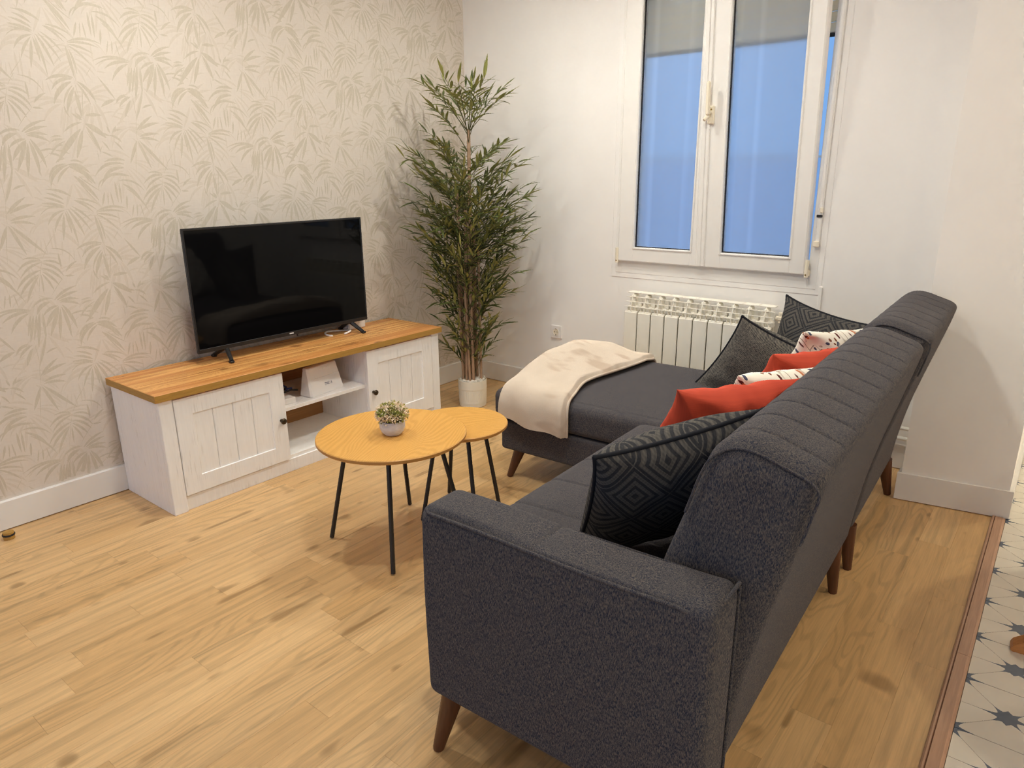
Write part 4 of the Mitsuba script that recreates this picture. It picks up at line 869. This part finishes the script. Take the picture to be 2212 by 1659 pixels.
# ---------------------------------------------------------------- radiator
t = thing('radiator', 'white sectional radiator on the wall under the window', 'radiator')
def section(w=.0795):
    q = w / 2; parts = [box(-q + .0012, q - .0012, -.120, -.112, .13, .615, .003), box(-q + .0012, q - .0012, -.1125, -.098, .608, .622, .003)]
    for y, z in ((-.113, .645), (-.105, .672), (-.096, .698)): parts.append(box(-q, q, y - .0045, y + .0045, z - .0016, z + .0016, .0006))
    parts.append(box(-q, q, -.088, -.032, .7165, .7225, .002))
    rib = [(-.119, .60), (-.116, .645), (-.107, .680), (-.094, .708), (-.084, .7195), (-.040, .7195), (-.040, .69), (-.075, .685), (-.092, .66), (-.100, .60)]
    r = prism_y([(y, z) for y, z in rib], -.002, .002); v = np.array(r.vertices)
    parts.append(trimesh.Trimesh(np.stack([v[:, 1], v[:, 0], v[:, 2]], 1), r.faces[:, ::-1], process=False))
    parts.append(box(-.012, .012, -.095, -.045, .14, .71, .006)); parts.append(box(-q + .004, q - .004, -.062, -.055, .14, .69, .002)); parts.append(box(-q, q, -.09, -.05, .14, .18, .01)); parts.append(box(-q, q, -.088, -.05, .61, .65, .01))
    fin = box(-.0025, .0025, -.112, -.09, .16, .64, .001); parts += [shift(fin, lambda v: v + [-.024, 0, 0]), shift(fin, lambda v: v + [.024, 0, 0])]
    return cat(parts)
SP = mikit.ply(section(), 'radiator_paint')
for i in range(10):
    add('section', {**SP, 'to_world': T().translate([1.290 + .0825 * i + .02, 0, 0])}, None, t)
add('valve', cat([tube([(2.098, -.07, .665), (2.125, -.07, .665)], .012, 10), tube([(2.120, -.07, .645), (2.120, -.07, .695)], .011, 10), box(2.105, 2.135, -.085, -.055, .655, .678, .005)]), 'pvc_cream', t, smooth=40)
t = thing('radiator_pipes', 'two white heating pipes along the foot of the wall behind the sofa', 'pipes')
for z in (.165, .215): add('pipe', tube([(2.10, -.045, z), (2.786, -.045, z)], .010, 12), 'radiator_paint', t, smooth=40)

# ---------------------------------------------------------------- socket, door stop, table foot
t = thing('wall_socket', 'white square wall socket between the bamboo plant and the radiator', 'wall socket')
sx, sz = .728, .405
add('plate', box(sx - .041, sx + .041, -.0105, -.0004, sz - .041, sz + .041, .003), 'white_plastic', t)
def on_wall(m, x, y, z):
    v = np.array(m.vertices); return trimesh.Trimesh(np.stack([x + v[:, 0], y - v[:, 2], z + v[:, 1]], 1), m.faces, process=False)
add('rim', on_wall(lathe([(.0205, .0), (.0235, .0), (.0235, .0025), (.0215, .0025), (.0205, .0005)], 28, cap=False), sx, -.0105, sz), 'white_plastic', t, smooth=40)
add('well', on_wall(lathe([(.0001, .0003), (.0205, .0003), (.0205, .0008)], 28), sx, -.0105, sz), 'pvc_cream', t)
for dx in (-.0095, .0095): add('hole', on_wall(lathe([(.003, .0008), (.003, .0014), (.0001, .0014)], 10), sx + dx, -.0105, sz), 'dark_hole', t)
for dz in (-.019, .019): add('clip', box(sx - .003, sx + .003, -.0135, -.0105, sz + dz - .0025, sz + dz + .0025, .0005), 'dark_hole', t)
t = thing('door_stop', 'small round wooden door stop with black rubber ring on the floor by the skirting', 'door stop')
dc = (.100, -2.868, 0)
add('body', lathe([(.016, .0002), (.0195, .001), (.0195, .014), (.017, .0145), (.017, .021), (.0195, .0215), (.019, .029), (.015, .032), (.001, .0325)], 28, dc), 'oak_edge', t, smooth=40)
add('ring', lathe([(.0165, .0142), (.0215, .0148), (.0222, .018), (.0215, .0212), (.0165, .0218)], 28, dc), 'black_rubber', t, smooth=40)
t = thing('dining_table', 'brown wooden table with curved foot standing on the star tiles at the kitchen side', 'dining table')
tcx, tcy = 3.78, -1.22
def foot(ang):
    pz = [(.0, .0), (.0, .0)]
    P = [(.52, .0008), (.525, .006), (.520, .018), (.495, .040), (.45, .060), (.36, .080), (.20, .105), (.05, .115), (.05, .055), (.20, .050), (.40, .030), (.47, .004), (.48, .0008)]
    m = prism_y(P, -.024, .024); v = np.array(m.vertices); c, s = math.cos(ang), math.sin(ang)
    return trimesh.Trimesh(np.stack([tcx + v[:, 0] * c - v[:, 1] * s, tcy + v[:, 0] * s + v[:, 1] * c, v[:, 2]], 1), m.faces, process=False)
for a in (184, 64, 304): add('foot', foot(math.radians(a)), 'foot_wood', t)
add('column', lathe([(.045, .05), (.05, .12), (.04, .3), (.045, .6), (.06, .70), (.10, .715)], 24, (tcx, tcy, 0)), 'foot_wood', t, smooth=40)
add('top', lathe([(.43, .716), (.45, .722), (.45, .738), (.445, .744)], 64, (tcx, tcy, 0)), 'foot_wood', t)
